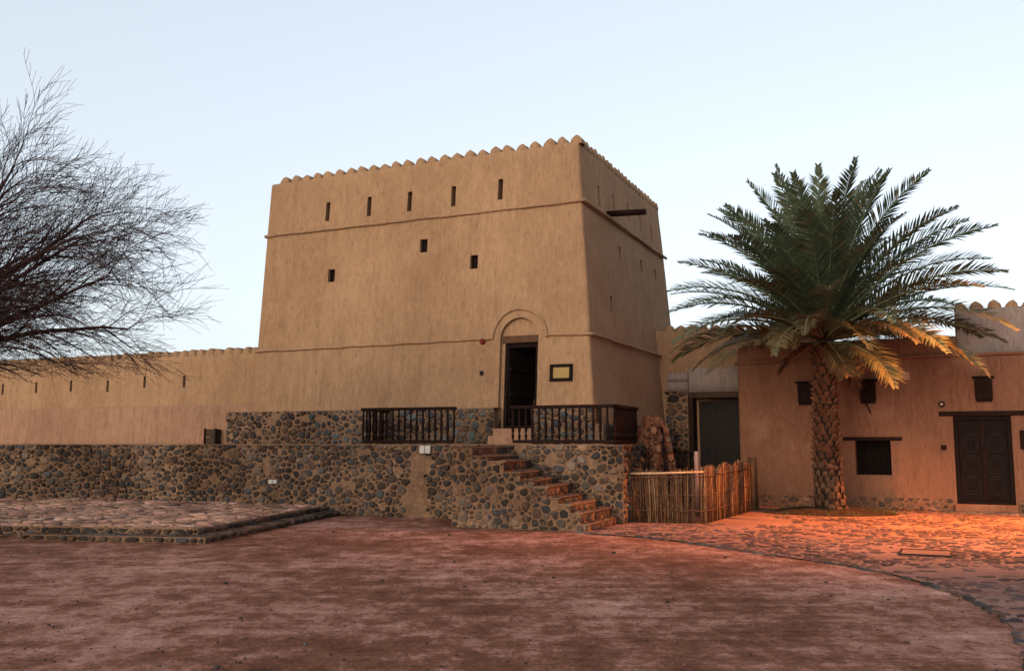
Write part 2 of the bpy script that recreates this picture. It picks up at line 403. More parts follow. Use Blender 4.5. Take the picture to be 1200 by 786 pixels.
def cut(o, cutters):                            # real recesses
    for cmb in cutters:
        c = cmb.build('cutter', M['plaster'], recalc=True)
        md = o.modifiers.new('cut', 'BOOLEAN'); md.operation = 'DIFFERENCE'; md.object = c; md.solver = 'EXACT'
        bpy.context.view_layer.update()
        me = bpy.data.meshes.new_from_object(o.evaluated_get(bpy.context.evaluated_depsgraph_get()))
        o.modifiers.clear(); old = o.data; o.data = me; me.name = old.name
        bpy.data.objects.remove(c)
    return o
def sharp(o, ang=35):
    bm = bmesh.new(); bm.from_mesh(o.data)
    for e in bm.edges:
        if len(e.link_faces) == 2 and e.calc_face_angle(0) > R(ang): e.smooth = False
    bm.to_mesh(o.data); bm.free(); return o
def merlon_mb(p, ex, ey, w, h, th, seed):       # rounded, slightly pointed cap; ex along the wall, ey through it
    rg = random.Random(seed); mb = MB(); p, ex, ey = V(p), V(ex), V(ey); rows = []
    w *= rg.uniform(.86, 1.03); h *= rg.uniform(.8, 1.04); ln = rg.uniform(-.035, .035); p = p + ex * rg.uniform(-.02, .02)
    prof = [(-.5, -.15), (-.5, .3), (-.42, .52), (-.29, .74), (-.14, .90), (0, 1), (.14, .90), (.29, .74), (.42, .52), (.5, .3), (.5, -.15)]
    for dv, sc in ((0, .9), (.12, 1), (.88, 1), (1, .9)):
        rows.append([p + ex * (a * w * sc + max(0, b) * ln + rg.uniform(-.009, .009)) + V((0, 0, (b if b < 0 else b * sc) * h)) + ey * (dv * th) for a, b in prof])
    k = len(prof); vs = [q for r in rows for q in r]
    fs = [(r * k + i, r * k + i + 1, (r + 1) * k + i + 1, (r + 1) * k + i) for r in range(3) for i in range(k - 1)]
    fs += [list(range(k))[::-1], list(range(3 * k, 4 * k))]
    mb.add(vs, fs, 0, (1, 1, 1), True); return mb

# ================================================================== THE SETTING: ground
mb = MB(); S_ = 400
xs = [-S_, -60, -30] + [-20 + i for i in range(41)] + [30, 60, S_]; ys = [-S_, -60, -20] + [-4 + i for i in range(36)] + [50, 100, S_]
vs = [(x, y, noise.noise(V((x * .35, y * .35, 3))) * .012 - .006 if abs(x) < 21 and -5 < y < 32 else 0) for x in xs for y in ys]
fs = [(i * len(ys) + j, (i + 1) * len(ys) + j, (i + 1) * len(ys) + j + 1, i * len(ys) + j + 1) for i in range(len(xs) - 1) for j in range(len(ys) - 1)]
mb.add(vs, fs, 0, (1, 1, 1), True)
tag(mb.build('ground', M['sand']), kind='structure')

# axes of the fort and of the terrace
a_ = math.atan2(1.0067, 2.2326)
E1 = V((-math.cos(a_), math.sin(a_), 0)); E2 = V((math.sin(a_), math.cos(a_), 0)); UP = V((0, 0, 1))
TZ = 1.6; C0 = V((1.88, 20.3, TZ)); BAT = .075
FH, FB = UP + E2 * BAT, UP + E1 * BAT
def F(s, h, d=0): return C0 + E1 * s + FH * h - E2 * d             # on the tower front, d outward
def S(t, h, d=0): return C0 + E2 * t + FB * h - E1 * d             # on the tower side
def fpx(px, py): return solve(px, py, C0, E1, FH)
def spx(px, py): return solve(px, py, C0, E2, FB)
TD = V((-.930, .366, 0)).normalized(); TN = V((.366, .930, 0)).normalized()   # terrace edge direction (to the left), inward
T0 = V((2.26, 18.8, 0))
def tpos(px):                                                       # along the terrace edge
    k = (px - 600) / FPX; return (T0.x - k * T0.y) / (k * TD.y - TD.x)

# ------------------------------------------------------------------ the tower
tower = thing('fort_tower', 'tall battered ochre mud plaster tower with rounded merlons and arched doorway', 'tower', F(4.8, -TZ, -4))
WF, DS = 9.66, 8.15
body = mass(F(0, -.6), E1, E2, WF, DS + .1, TZ - .6, TZ + 7.13, (BAT, BAT, .005, BAT), .07).build('wall', M['plaster'], tower)
cm = MB(); cms = MB(); parts = []
FRS = [(384, 248, 6.2, 25), (432.5, 242, 6.2, 26), (480, 236, 6.2, 25), (531.5, 230, 6.2, 26), (586.5, 222, 6, 27)]
for px, py, w, h in FRS:
    s, hh = fpx(px, py); w_, h_ = .125, .52
    cm.box(F(s - w_ / 2, hh - h_ / 2, .2), E1 * w_, E2 * .65, FH * h_); parts.append(('loophole', s, hh, w_, h_, .3, 'f'))
for px, py in ((388.5, 323), (496.5, 288), (555.5, 307)):
    s, hh = fpx(px, py); w_, h_ = .21, .34
    cm.box(F(s - w_ / 2, hh - h_ / 2, .2), E1 * w_, E2 * .5, FH * h_); parts.append(('window', s, hh, w_, h_, .13, 'f'))
for px, py, h_ in ((704, 229.5, .52), (721.5, 239, .50), (738, 248, .50), (752.5, 261.5, .50), (765.5, 273.5, .48)):
    t, hh = spx(px, py); w_ = .13
    cm.box(S(t - w_ / 2, hh - h_ / 2, .2), E2 * w_, E1 * .65, FB * h_); parts.append(('loophole', t, hh, w_, h_, .25, 's'))
for px, py, h_ in ((729, 296.5, .34), (753.5, 311.5, .34), (770, 322, .32), (719, 355.5, .36)):
    t, hh = spx(px, py); w_ = .2
    cm.box(S(t - w_ / 2, hh - h_ / 2, .2), E2 * w_, E1 * .5, FB * h_); parts.append(('window', t, hh, w_, h_, .13, 's'))
# doorway: shallow arched niche, then the deep opening
sL, hb = fpx(583, 497); sR, _ = fpx(628.5, 497); hb = .36
_, ha = fpx(607, 372); sm = (sL + sR) / 2; rw = (sL - sR) / 2
arch = [(sL, hb - .02)] + [(sm + rw * math.cos(k * math.pi / 14), ha - rw + rw * math.sin(k * math.pi / 14)) for k in range(15)] + [(sR, hb - .02)]
niche = MB(); niche.prism([F(s, h, .15) for s, h in arch], E2 * (.15 + .10))
opening = MB(); dl, dr, dt = sL - .09, sR + .05, 2.36
opening.prism([F(dl, hb, .02), F(dl, dt, .02), F(dr, dt, .02), F(dr, hb, .02)], E2 * 2.6)
body['label'] = 'ochre plaster walls with brushed vertical streaks'
cut(body, [cm, niche, opening]); sharp(body)
for kind, a, h, w_, h_, dp, side in parts:
    f_ = F if side == 'f' else S; ax = E1 if side == 'f' else E2; inn = E2 if side == 'f' else E1; lean = FH if side == 'f' else FB
    if kind == 'loophole':
        m_ = MB(); m_.box(f_(a - w_ / 2 - .01, h - h_ / 2 - .01, -dp), ax * (w_ + .02), inn * .03, lean * (h_ + .02)); m_.build('loophole', M['black'], tower)  # dark panel stands for the shade deep in the slot
    else:
        m_ = MB(); m_.box(f_(a - w_ / 2 - .005, h - h_ / 2 - .005, -dp), ax * (w_ + .01), inn * .03, lean * (h_ + .01))
        wn = m_.build('window', M['red_wood'], tower); m_ = MB()
        for q in (-.5, -.02, .42):
            m_.box(f_(a + q * w_, h - h_ / 2, -dp + .025), ax * .022, inn * .02, lean * h_)
        for q in (-.5, .0, .42):
            m_.box(f_(a - w_ / 2, h + q * h_, -dp + .03), ax * w_, inn * .02, lean * .025)
        m_.build('bar', M['wood'], wn)
# string courses
def bead(name, pts, rad, seed, mat='plaster'):
    m_ = MB(); out = []
    for i in range(len(pts) - 1):
        a, b = V(pts[i]), V(pts[i + 1]); k = max(1, int((b - a).length / .15))
        out += [a.lerp(b, j / k) for j in range(k)]
    out.append(V(pts[-1])); out = [p + UP * noise.noise(p * 1.7 + V((seed, 0, 0))) * .018 for p in out]
    m_.tube(out, [rad * (1 + .2 * noise.noise(p * 4)) for p in out], 8)
    return m_.build(name, M[mat], tower)
H2, H1 = 5.64, 2.48
bead('string_course', [F(WF - .03, H2 - .0, .01) + E2 * 3 - UP * 0 - E2 * BAT * 0, F(WF - .02, H2, .02), F(BAT * H2 - .02, H2, .02), S(1, H2, .02), S(DS - BAT * H2 + .02, H2 - .03, .02)], .045, 1)
ro = rw + .2
hood = [F(sm + ro + .1, H1, .015)] + [F(sm + ro * math.cos(k * math.pi / 16), ha - rw + .02 + ro * .98 * math.sin(k * math.pi / 16), .015) for k in range(0, 17)] + [F(sm - ro - .1, H1 + .03, .015)]
bead('string_course', [F(WF - .03, H1, .01) + E2 * 3, F(WF - .02, H1 - .02, .02)] + hood + [F(BAT * H1 - .02, H1, .02), S(1, H1, .02), S(DS - BAT * H1, H1, .02)], .038, 5)
# door joinery
m_ = MB()
m_.box(F(dl + .02, hb, -.14), -E1 * .09, E2 * .12, FH * (dt - hb)); m_.box(F(dr - .02, hb, -.14), E1 * .09, E2 * .12, FH * (dt - hb))
m_.box(F(dl - .06, dt - .11, -.145), E1 * -(dl - dr - .12), E2 * .11, FH * .10); m_.box(F(dl - .07, hb, -.145), E1 * -(dl - dr - .14), E2 * .11, FH * .07)
dfm = m_.build('door_frame', M['wood'], tower, .008)
m_ = MB(); m_.box(F(sL - .03, dt + .003, -.06), -E1 * (sL - sR - .06), E2 * .3, FH * .17); m_.build('lintel', M['beam'], tower, .01)
m_ = MB()
hx = V(F(dl - .1, 0, -.28)); 
m_.box(hx + UP * (hb + .08), E2 * .85 - E1 * .25, E1 * .05, UP * (dt - hb - .2))
for q in (.15, .75, 1.35): m_.box(hx + UP * (hb + q) - E1 * .045, E2 * .8 - E1 * .235, E1 * .05, UP * .09)
m_.build('door', M['wood'], tower)
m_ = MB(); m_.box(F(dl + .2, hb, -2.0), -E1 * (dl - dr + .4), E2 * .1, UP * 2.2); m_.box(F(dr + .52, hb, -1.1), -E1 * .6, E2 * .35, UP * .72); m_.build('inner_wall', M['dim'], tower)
# merlons: front and side rows
for i in range(25):
    s = .53 + .13 + i * (WF - .53 - .62) / 24
    mb_ = merlon_mb(F(s, 7.11, -.03), E1, E2, .30, .2, .26, i); mb_.build('merlon', M['plaster'], tower)
for i in range(22):
    t = .53 + .3 + i * (DS - .6 - .95) / 21
    mb_ = merlon_mb(S(t, 7.11, -.03), E2, E1, .28, .19, .26, 50 + i); mb_.build('merlon', M['plaster'], tower)
# water spout log
t, hh = spx(714, 250); m_ = MB(); a = S(t, hh, -.3); b = S(t, hh, .95) + UP * -.06
m_.tube([a, a.lerp(b, .5), b], [.075, .08, .075], 10); m_.build('water_spout', M['red_wood'], tower)
# rubble base course of the tower
foot = thing('rubble_plinth', 'low rubble stone base of dark blue grey stones running under the tower front', 'stone wall', F(5, 0, .2))
bp = lambda s, d=.16: F(s, 0, d)
s0 = solve(258, 517, C0 - E2 * .5, E1, UP)[0]
mbs = MB(); hB = .84
stone_wall(mbs, bp(s0, .28), bp(dl + .04, .28), TZ, TZ + hB, .17, 12, lambda u, v: PAL_BROWN if u < 2.6 else PAL_BLUE, (.015, .05), thick=.7)
stone_wall(mbs, bp(dr - .04, .24), bp(-.02, .24), TZ, TZ + hB, .18, 13, PAL_BLUE, (.015, .05), thick=.5)
stone_wall(mbs, bp(-.02, .24) - E1 * .2, bp(-.02, .24) - E1 * .2 + E2 * 6, TZ, TZ + .45, .19, 14, PAL_BLUE, thick=.4)
stone_wall(mbs, bp(s0, .28) + E2 * 1.2, bp(s0, .28), TZ, TZ + hB - .003, .17, 15, PAL_BROWN, thick=.4)
mbs.build('rubble_wall', [M['mortar'], M['stone']], foot)
m_ = MB()
m_.box(F(dl + .06, 0, .3), -E1 * (dl - dr + .12), E2 * .5, UP * hb); m_.box(F(dl + .03, 0, .62), -E1 * (dl - dr + .25), E2 * .32, UP * .19)
m_.build('doorstep', M['bench'], foot, .02)
# plaque, alarm, switch
s, h = fpx(658, 436.5); pl = thing('wall_plaque', 'blank yellow metal plaque in a thick dark wooden frame beside the arched doorway', 'plaque', F(s, h, 0))
m_ = MB(); W2, H2_ = .275, .195
for a0, b0, w0, h0 in ((-W2, -H2_, 2 * W2, .07), (-W2, H2_ - .07, 2 * W2, .07), (-W2, -H2_ + .07, .075, 2 * H2_ - .14), (W2 - .075, -H2_ + .07, .075, 2 * H2_ - .14)):
    m_.box(F(s - a0, h + b0, .002), -E1 * w0, -E2 * .045, FH * h0)
m_.build('frame', M['wood'], pl, .006)
m_ = MB(); rr = .03; W3, H3 = W2 - .077, H2_ - .072; out = []
for cx, cy, a0 in ((W3 - rr, H3 - rr, 0), (-W3 + rr, H3 - rr, 90), (-W3 + rr, -H3 + rr, 180), (W3 - rr, -H3 + rr, 270)):
    out += [F(s - (cx + rr * math.cos(R(a0 + k * 30))), h + cy + rr * math.sin(R(a0 + k * 30)), .004) for k in range(4)]
m_.prism(out, -E2 * .022); m_.build('plaque_sheet', M['brass'], pl, .003)
s, h = fpx(566, 400); m_ = MB()
m_.tube([F(s, h, -.01), F(s, h, .04), F(s, h, .07)], [.075, .075, .045], 14)
tag(recentre(m_.build('alarm_bell', M['red']), F(s, h)), 'small round red alarm bell under the moulding left of the arched doorway', 'alarm')
s, h = fpx(565, 437); m_ = MB(); m_.box(F(s + .04, h - .05, .002), -E1 * .08, -E2 * .05, FH * .1)
tag(recentre(m_.build('switch_box', M['iron'], bevel=.01), F(s, h)), 'tiny black box on plaster left of the arched doorway', 'switch box')

# ------------------------------------------------------------------ left curtain wall with loopholes and low bench
CW0 = F(WF - .2, 0, -.55); WL = 16.0
cwp = lambda px, py: solve(px, py, CW0, E1, UP)
ztop = cwp(297, 413)[1]
cw = thing('curtain_wall', 'long low ochre plaster fort wall with merlons running left from the tower', 'wall', CW0 + E1 * 6 - UP * TZ)
cb = mass(CW0, E1, E2, WL, .6, 0.0, TZ + ztop, (0, 0, 0, 0), .04, .3).build('wall', M['plaster'], cw)
cm = MB()
SL = [(42.6, 454), (83, 452), (126, 452.5), (169.4, 447.5), (215.8, 447), (3, 456)]
for px, py in SL:
    s, h = cwp(px, py); cm.box(CW0 + E1 * (s - .045) + UP * (h - .17) - E2 * .1, E1 * .09, E2 * .5, UP * .34)
cut(cb, [cm]); sharp(cb)
for px, py in SL:
    s, h = cwp(px, py); m_ = MB(); m_.box(CW0 + E1 * (s - .05) + UP * (h - .18) + E2 * .25, E1 * .1, E2 * .03, UP * .36); m_.build('loophole', M['black'], cw)  # near-black sheet painted as the shade inside each slot
k = 0; s = .22
while s < WL - .3:
    p = CW0 + E1 * s + UP * (ztop - .01) + E2 * .02
    merlon_mb(p, E1, E2, .315, .2, .4, 100 + k).build('merlon', M['plaster'], cw); k += 1; s += .325
zb = solve(285, 474, CW0 - E2 * .4, E1, UP)[1]
mass(CW0 - E2 * .42 - E1 * .0, E1, E2, WL, .45, TZ - .2, TZ + zb, (0.02, 0, 0, 0), .05, .3).build('bench', M['bench'], cw)

# ------------------------------------------------------------------ terrace: floor, retaining wall, stair
tl = tpos(112); P112 = T0 + TD * tl; PK = P112 + V((-1.75, -1.35, 0)); PF = P112 + V((-5.2, -.8, 0))
mb = MB(); fl = [T0, P112, PF, PF + V((-2, 8, 0)), CW0 + E1 * 12 + E2 * 1, F(0, 0) + E2 * 6, T0 + TN * 7]
zf = TZ - .06
mb.add([V((p.x, p.y, zf)) + (TN * .02 if i < 3 else V((0, 0, 0))) for i, p in enumerate(fl)], [list(range(len(fl)))[::-1]])
mb.add([V((p.x, p.y, zf - .05)) + (TN * .02 if i < 3 else V((0, 0, 0))) for i, p in enumerate(fl)], [list(range(len(fl)))])
tag(mb.build('terrace_floor', M['paving']), kind='structure')
tw = thing('retaining_wall', 'long rubble retaining wall of dark stones in tan mortar holding the terrace', 'stone wall', T0 + TD * 6)
def pal_t(L0):
    def p(u, v):
        k = noise.noise(V((u * .5 + L0, v * .8, 7)))
        return PAL_BROWN if k > .08 else PAL_DARK
    return p
tp = tpos(494)
def keep_patch(off):
    def kf(po, cx, cy):
        d = off - cx; c = tp + .12 * math.sin(cy * 3.1) + .06 * cy; w = .26 + .08 * math.sin(cy * 5)
        return not (abs(d - c) < w and .05 < cy < 1.35) or (abs(d - c) > w * .6 and (hash((round(cx, 2), round(cy, 2))) % 3 == 0))
    return kf
mbw = MB()
stone_wall(mbw, P112 + TD * -.0, T0, 0, TZ, .165, 21, pal_t(0), keep=keep_patch(tl), gap=(.010, .04), drop=.03)
stone_wall(mbw, PF, P112, 0, TZ, .165, 22, pal_t(3), gap=(.010, .04))
stone_wall(mbw, T0, T0 + TN * 4.0, 0, TZ, .14, 23, PAL_DARK, gap=(.02, .05))
mbw.build('rubble_face', [M['mortar'], M['stone']], tw)
m_ = MB()
for (pa, pb, k) in ((P112, T0, tl), (PF, P112, (P112 - PF).length)):
    d = (pb - pa).normalized(); nr = V((d.y, -d.x, 0)); nseg = int(k / .3); top = []; 
    vs = []
    for i in range(nseg + 1):
        q = pa + d * (k * i / nseg); w = .02 + .02 * noise.noise(q * 2.3); z = TZ + .012 * noise.noise(q * 1.9 + V((5, 0, 0)))
        for dw, dz in ((w, -.035), (w, z - TZ), (-.35, z - TZ), (-.35, -.035)): vs.append(q + nr * dw + UP * (TZ + .005 + dz))
    m_.add(vs, [(i * 4 + j, (i + 1) * 4 + j, (i + 1) * 4 + (j + 1) % 4, i * 4 + (j + 1) % 4) for i in range(nseg) for j in range(4)] + [(0, 1, 2, 3), (nseg * 4 + 3, nseg * 4 + 2, nseg * 4 + 1, nseg * 4)])
m_.build('coping', M['mortar'], tw, recalc=True)

# stair along the retaining wall
A0 = V((-1.155, 18.32, 0))
def lpos(px, base):
    k = (px - 600) / FPX; t = (base.x - k * base.y) / (k * TD.y - TD.x); return base + TD * t
ax = [531, 553, 571, 590, 609, 625, 640, 653, 667, 679, 688]; bx = [592, 597, 606, 620, 634, 651, 668, 684, 699, 714, 720]
st = thing('stone_stair', 'rubble stone stair with worn reddish brown treads climbing left to the terrace', 'stair', lpos(610, A0))
nst = 10; mbst = MB(); mst = MB(); zs = [TZ - .03 - TZ / (nst + .3) * (k + .14 * math.sin(k * 2.3)) for k in range(nst + 1)]
rgs = random.Random(4)
for k in range(nst):
    a0, a1 = lpos(ax[k], A0) , lpos(ax[k + 1], A0); b0, b1 = lpos(bx[k], T0), lpos(bx[k + 1], T0)
    z = zs[k]
    if k == 0: a0 = lpos(531, A0); b0 = lpos(540, T0)
    b0, b1 = b0 + TN * .05, b1 + TN * .05
    out = [V((q.x, q.y, 0)) for q in (a0, a1, b1, b0)]
    mbst.prism(out, UP * (z - .03))
    # tread slab with a little nosing, uneven
    dn = (b1 - a1).normalized(); rn = V((dn.y, -dn.x, 0))
    sl_ = [a0 - TN * .02, a1 - TN * .02 + rn * .03, b1 + rn * .03, b0]
    mst.prism([V((q.x, q.y, z - .028)) for q in sl_], UP * .03 + V((rgs.uniform(-.03, .03), rgs.uniform(-.02, .02), rgs.uniform(-.02, .012))))
    # riser stones
    L = (b1 - a1).length; hh = zs[k] - (zs[k + 1] if k < nst - 1 else .0) - .03
    fmap = facemap(a1, b1, z - .03 - hh)
    stones(mst, rubble(L, hh, .15, 300 + k, (.012, .03), 1.5, .03), fmap, PAL_STAIR, 400 + k, (.015, .05), 1)
    tm = lambda u, v, w, a=a1, d=dn, n_=rn, z=z: V((a.x, a.y, z)) + d * u - n_ * v + UP * w
    stones(mst, rubble(L, .22, .13, 500 + k, (.012, .03), 1.4, .08), tm, PAL_STAIR, 600 + k, (.004, .028), 1)
mst_o = mst.build('tread', [M['mortar'], M['stone']], st, recalc=False)
# front face of the stair: stones kept under the stepped line
aL, aR = lpos(531, A0), lpos(ax[nst], A0); Lf = (aR - aL).length; fmf = facemap(aL, aR, 0)
us = [(lpos(x, A0) - aL).length for x in ax]
def area(po): return abs(sum(po[i - 1][0] * po[i][1] - po[i][0] * po[i - 1][1] for i in range(len(po)))) / 2
fp = []
for po in rubble(Lf, TZ, .13, 31, (.012, .045), 1.1, .03, dart=True):
    best = None
    for k in range(nst):
        q = po
        for nx_, ny_, d in ((1, 0, us[k + 1] - .012), (0, 1, zs[k] - .04)) + (() if k == 0 else ()):
            q = clip(q, nx_, ny_, d)
            if len(q) < 3: break
        if len(q) >= 3 and (best is None or area(q) > area(best)): best = q
    if best and area(best) > .0012: fp.append(best)
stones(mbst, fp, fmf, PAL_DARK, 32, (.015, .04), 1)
mbst.build('stair_mass', [M['mortar'], M['stone']], st, recalc=True)

# meter boxes, small box
def wallbox(px, py, w, h, name, label, cat, n=1, mat='white', d=.05):
    t_ = tpos(px); p = T0 + TD * t_; nr = -TN
    z = atY(px, py, p.y).z
    e = thing(name, label, cat, p + UP * z)
    for i in range(n):
        m_ = MB(); m_.box(p + TD * (w / 2 * n - i * (w + .012) ) + UP * (z - h / 2) + nr * .03, -TD * w, nr * d, UP * h); m_.build('box_lid', M[mat], e, .008)
wallbox(500, 526.5, .125, .17, 'meter_box', 'pair of square white boxes on the stone wall above the plaster strip', 'utility box', 2)
wallbox(324.5, 564, .11, .09, 'socket_box', 'low pair of small white boxes on the stone wall behind the platform', 'utility box', 2)
# wooden crate at the end of the rubble base
s_, h_ = solve(247, 517, CW0 - E2 * .6, E1, UP); cp = CW0 - E2 * .62 + E1 * s_
cr = thing('wooden_crate', 'small dark weathered plank crate on the terrace beside the rubble base', 'crate', V((cp.x, cp.y, TZ)))
m_ = MB(); hw = .19
m_.box(cp - E1 * hw + UP * .0 - UP * (cp.z - TZ), E1 * 2 * hw, E2 * .18, UP * .18); m_.box(cp - E1 * hw + UP * .2 - UP * (cp.z - TZ), E1 * 2 * hw, E2 * .18, UP * .2); m_.build('plank', M['old_wood'], cr, .006)
m_ = MB(); cz = UP * (TZ - cp.z); m_.box(cp - E1 * (hw + .02) + E2 * -.025 + cz, E1 * .05, E2 * .024, UP * .42); m_.build('batten', M['wood'], cr)
m_ = MB(); m_.box(cp + E1 * (hw - .03) + E2 * -.025 + cz, E1 * .05, E2 * .024, UP * .42); m_.build('batten', M['wood'], cr)

# ------------------------------------------------------------------ balustrades
BAL = [(0, .022), (.05, .022), (.06, .032), (.09, .034), (.11, .022), (.14, .019), (.2, .031), (.3, .034), (.42, .026), (.52, .019), (.55, .028), (.57, .019), (.6, .022), (.66, .022)]
bal_mesh = None
def rail(name, label, segs):
    global bal_mesh
    rl = thing(name, label, 'railing', segs[0][0] + UP * TZ, 'turned wood balustrades on the terrace edge')
    for a, b in segs:
        L = (b - a).length; d = (b - a).normalized(); nr = V((d.y, -d.x, 0)); z0 = TZ + .03
        m_ = MB(); m_.box(a - d * .05 + UP * (z0 + .73) + nr * .05, d * (L + .1), -nr * .10, UP * .07); m_.build('handrail', M['red_wood'], rl, .012)
        m_ = MB(); m_.box(a + UP * z0 + nr * .035, d * L, -nr * .07, UP * .07); m_.build('bottom_rail', M['red_wood'], rl, .008)
        n_ = max(2, round(L / .148))
        for i in range(n_ + 1):
            if (a, b) != segs[0] and i == 0: continue
            p = a + d * (L * i / n_) + UP * (z0 + .07)
            if bal_mesh is None:
                m_ = MB(); m_.lathe((0, 0, 0), BAL, 8); o = m_.build('baluster', M['red_wood']); bal_mesh = o.data
            else:
                o = bpy.data.objects.new('baluster', bal_mesh); COL.objects.link(o)
            o.location = p; adopt(o, rl)
ed = lambda px: T0 + TD * tpos(px) + TN * .1
rail('balustrade', 'dark turned wood balustrade left of the stair opening', [(ed(530), ed(424)), (ed(424), ed(424) + TN * 1.5)])
rail('balustrade', 'dark turned wood balustrade right of the doorway turning the terrace corner', [(ed(599), ed(718)), (ed(718), ed(718) + TN * 1.85)])

# ------------------------------------------------------------------ low paved platform with two stone steps
plat = thing('stone_platform', 'low platform paved with thin flat stones, two rough stone steps around its edge', 'platform', gnd(243, 637))
K = gnd(240, 637); dF = (gnd(47, 633) - K).normalized(); dB = (gnd(412, 600) - K).normalized()
LF, LB = 9.5, (gnd(412, 600) - K).length
mp = MB()
def pstones(mb, o, du, dv, w, h, z, size, seed, pal, asp=1.0, gap=(.01, .03), dep=(.006, .016), drop=.05, keep=None):
    f = lambda u, v, q: V((o.x + du.x * u + dv.x * v, o.y + du.y * u + dv.y * v, z + q))
    stones(mb, rubble(w, h, size, seed, gap, asp, drop), f, pal, seed + 1, dep, 1, keep)
PAL_TOP = [((.50, .265, .185), 4), ((.38, .20, .14), 3), ((.60, .345, .25), 3), ((.14, .085, .07), 1.5)]
inset = .34
mp.prism([K, K + dF * 3.35, K + dF * 3.35 + dB * .6, K + dF * inset + dB * .6, K + dF * inset + dB * LB, K + dB * LB], UP * .10)
i0 = K + dF * inset + dB * .38
mp.prism([i0, i0 + dF * LF, i0 + dF * LF + dB * 8.2, i0 + dB * (LB - .1)], UP * .205)
pstones(mp, i0, dF, dB, LF, 8.0, .203, .16, 41, PAL_TOP, 1.4, (.010, .03), (.006, .03))
def edge(a, b, z0, z1, seed):
    L = (b - a).length; f = facemap(a, b, z0)
    if f(0, 0, 1).y > a.y and abs((b - a).x) > abs((b - a).y): a, b = b, a; f = facemap(a, b, z0)
    stones(mp, rubble(L, z1 - z0, .105, seed, (.008, .03), 1.7, .03), f, PAL_BROWN, seed + 1, (.015, .065), 1)
edge(K + dF * 3.35, K, 0, .1, 42); edge(K, K + dB * LB, 0, .1, 43)
edge(i0 + dF * LF, i0, .0, .2, 44); edge(i0, i0 + dB * (LB - .4), .1, .2, 45)
pstones(mp, K + dF * .02, dF, dB, 3.3, .36, .1, .16, 46, PAL_BROWN, 1.4, dep=(.004, .012))
pstones(mp, K + dB * .3, dB, dF, LB - .4, .33, .1, .16, 47, PAL_BROWN, 1.4, dep=(.004, .012))
mp.build('paved_steps', [M['mortar'], M['stone']], plat, recalc=True)

# ------------------------------------------------------------------ right-hand house
aH = R(26.0); G1 = V((math.cos(aH), -math.sin(aH), 0)); G2 = V((math.sin(aH), math.cos(aH), 0))
B0 = gnd(868.5, 592); HL = 9.0
hpx = lambda px, py, d=0: solve(px, py, B0 + G2 * -d, G1, UP)
def Hp(u, z, d=0): return B0 + G1 * u + UP * z - G2 * d
house = thing('plaster_house', 'low tan plaster house behind the palm with merlons and dark carved double door', 'house', Hp(4, 0, -3))
zl = hpx(900, 424)[1]; zp = hpx(1185, 359, -.28)[1]
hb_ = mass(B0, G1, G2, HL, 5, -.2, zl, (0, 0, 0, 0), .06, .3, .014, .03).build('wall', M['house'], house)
u0, v0 = hpx(1122, 590); u1, v1 = hpx(1191, 590); vt = hpx(1155, 487)[1]; vb = hpx(1155, 591)[1]
w0, wz0 = hpx(1003.5, 556); w1, wz1 = hpx(1043.5, 516)
c1 = MB(); c1.box(Hp(u0, vb, .3), G1 * (u1 - u0), G2 * .55, UP * (vt - vb)); c1.box(Hp(w0, wz0, .3), G1 * (w1 - w0), G2 * .7, UP * (wz1 - wz0))
cut(hb_, [c1]); sharp(hb_)
usp = hpx(1120, 400)[0]; zlow = hpx(880, 404)[1]
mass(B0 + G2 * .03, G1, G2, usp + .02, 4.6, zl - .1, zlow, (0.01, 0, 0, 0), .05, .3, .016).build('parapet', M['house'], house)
mass(Hp(usp, 0, -.28), G1, G2, HL - usp, 4.4, zl - .1, zp, (0.01, 0, 0, 0), .05, .3).build('upper_wall', M['grey_plaster'], house)
k = 0; u = usp + .12
while u < HL - .2:
    merlon_mb(Hp(u, zp - .01, -.31), G1, G2, .31, .22, .3, 700 + k).build('merlon', M['plaster'], house); u += .38; k += 1
m_ = MB(); pts = [Hp(-.03 + i * .3, zl - .01 + .012 * noise.noise(V((i * .4, 1, 2))), .015) for i in range(31)]
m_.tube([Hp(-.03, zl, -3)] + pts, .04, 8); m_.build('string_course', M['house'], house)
# plinth
zpl = hpx(1050, 582)[1]; mbp = MB(); PAL_PL = [((.20, .11, .075), 3), ((.15, .085, .06), 2), ((.11, .07, .055), 2)]
stone_wall(mbp, Hp(-.02, 0, .05), Hp(u0 - .08, 0, .05), 0, zpl, .15, 81, PAL_PL, (.015, .05), (.01, .03), thick=.2, aspect=1.5)
stone_wall(mbp, Hp(u1 + .06, 0, .05), Hp(HL, 0, .05), 0, zpl, .15, 82, PAL_PL, (.015, .05), (.01, .03), thick=.2, aspect=1.5)
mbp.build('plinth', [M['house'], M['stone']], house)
m_ = MB(); m_.box(Hp(u0 - .06, 0, .14), G1 * (u1 - u0 + .1), G2 * .25, UP * (vb + .002)); m_.build('doorstep', M['house'], house, .02)
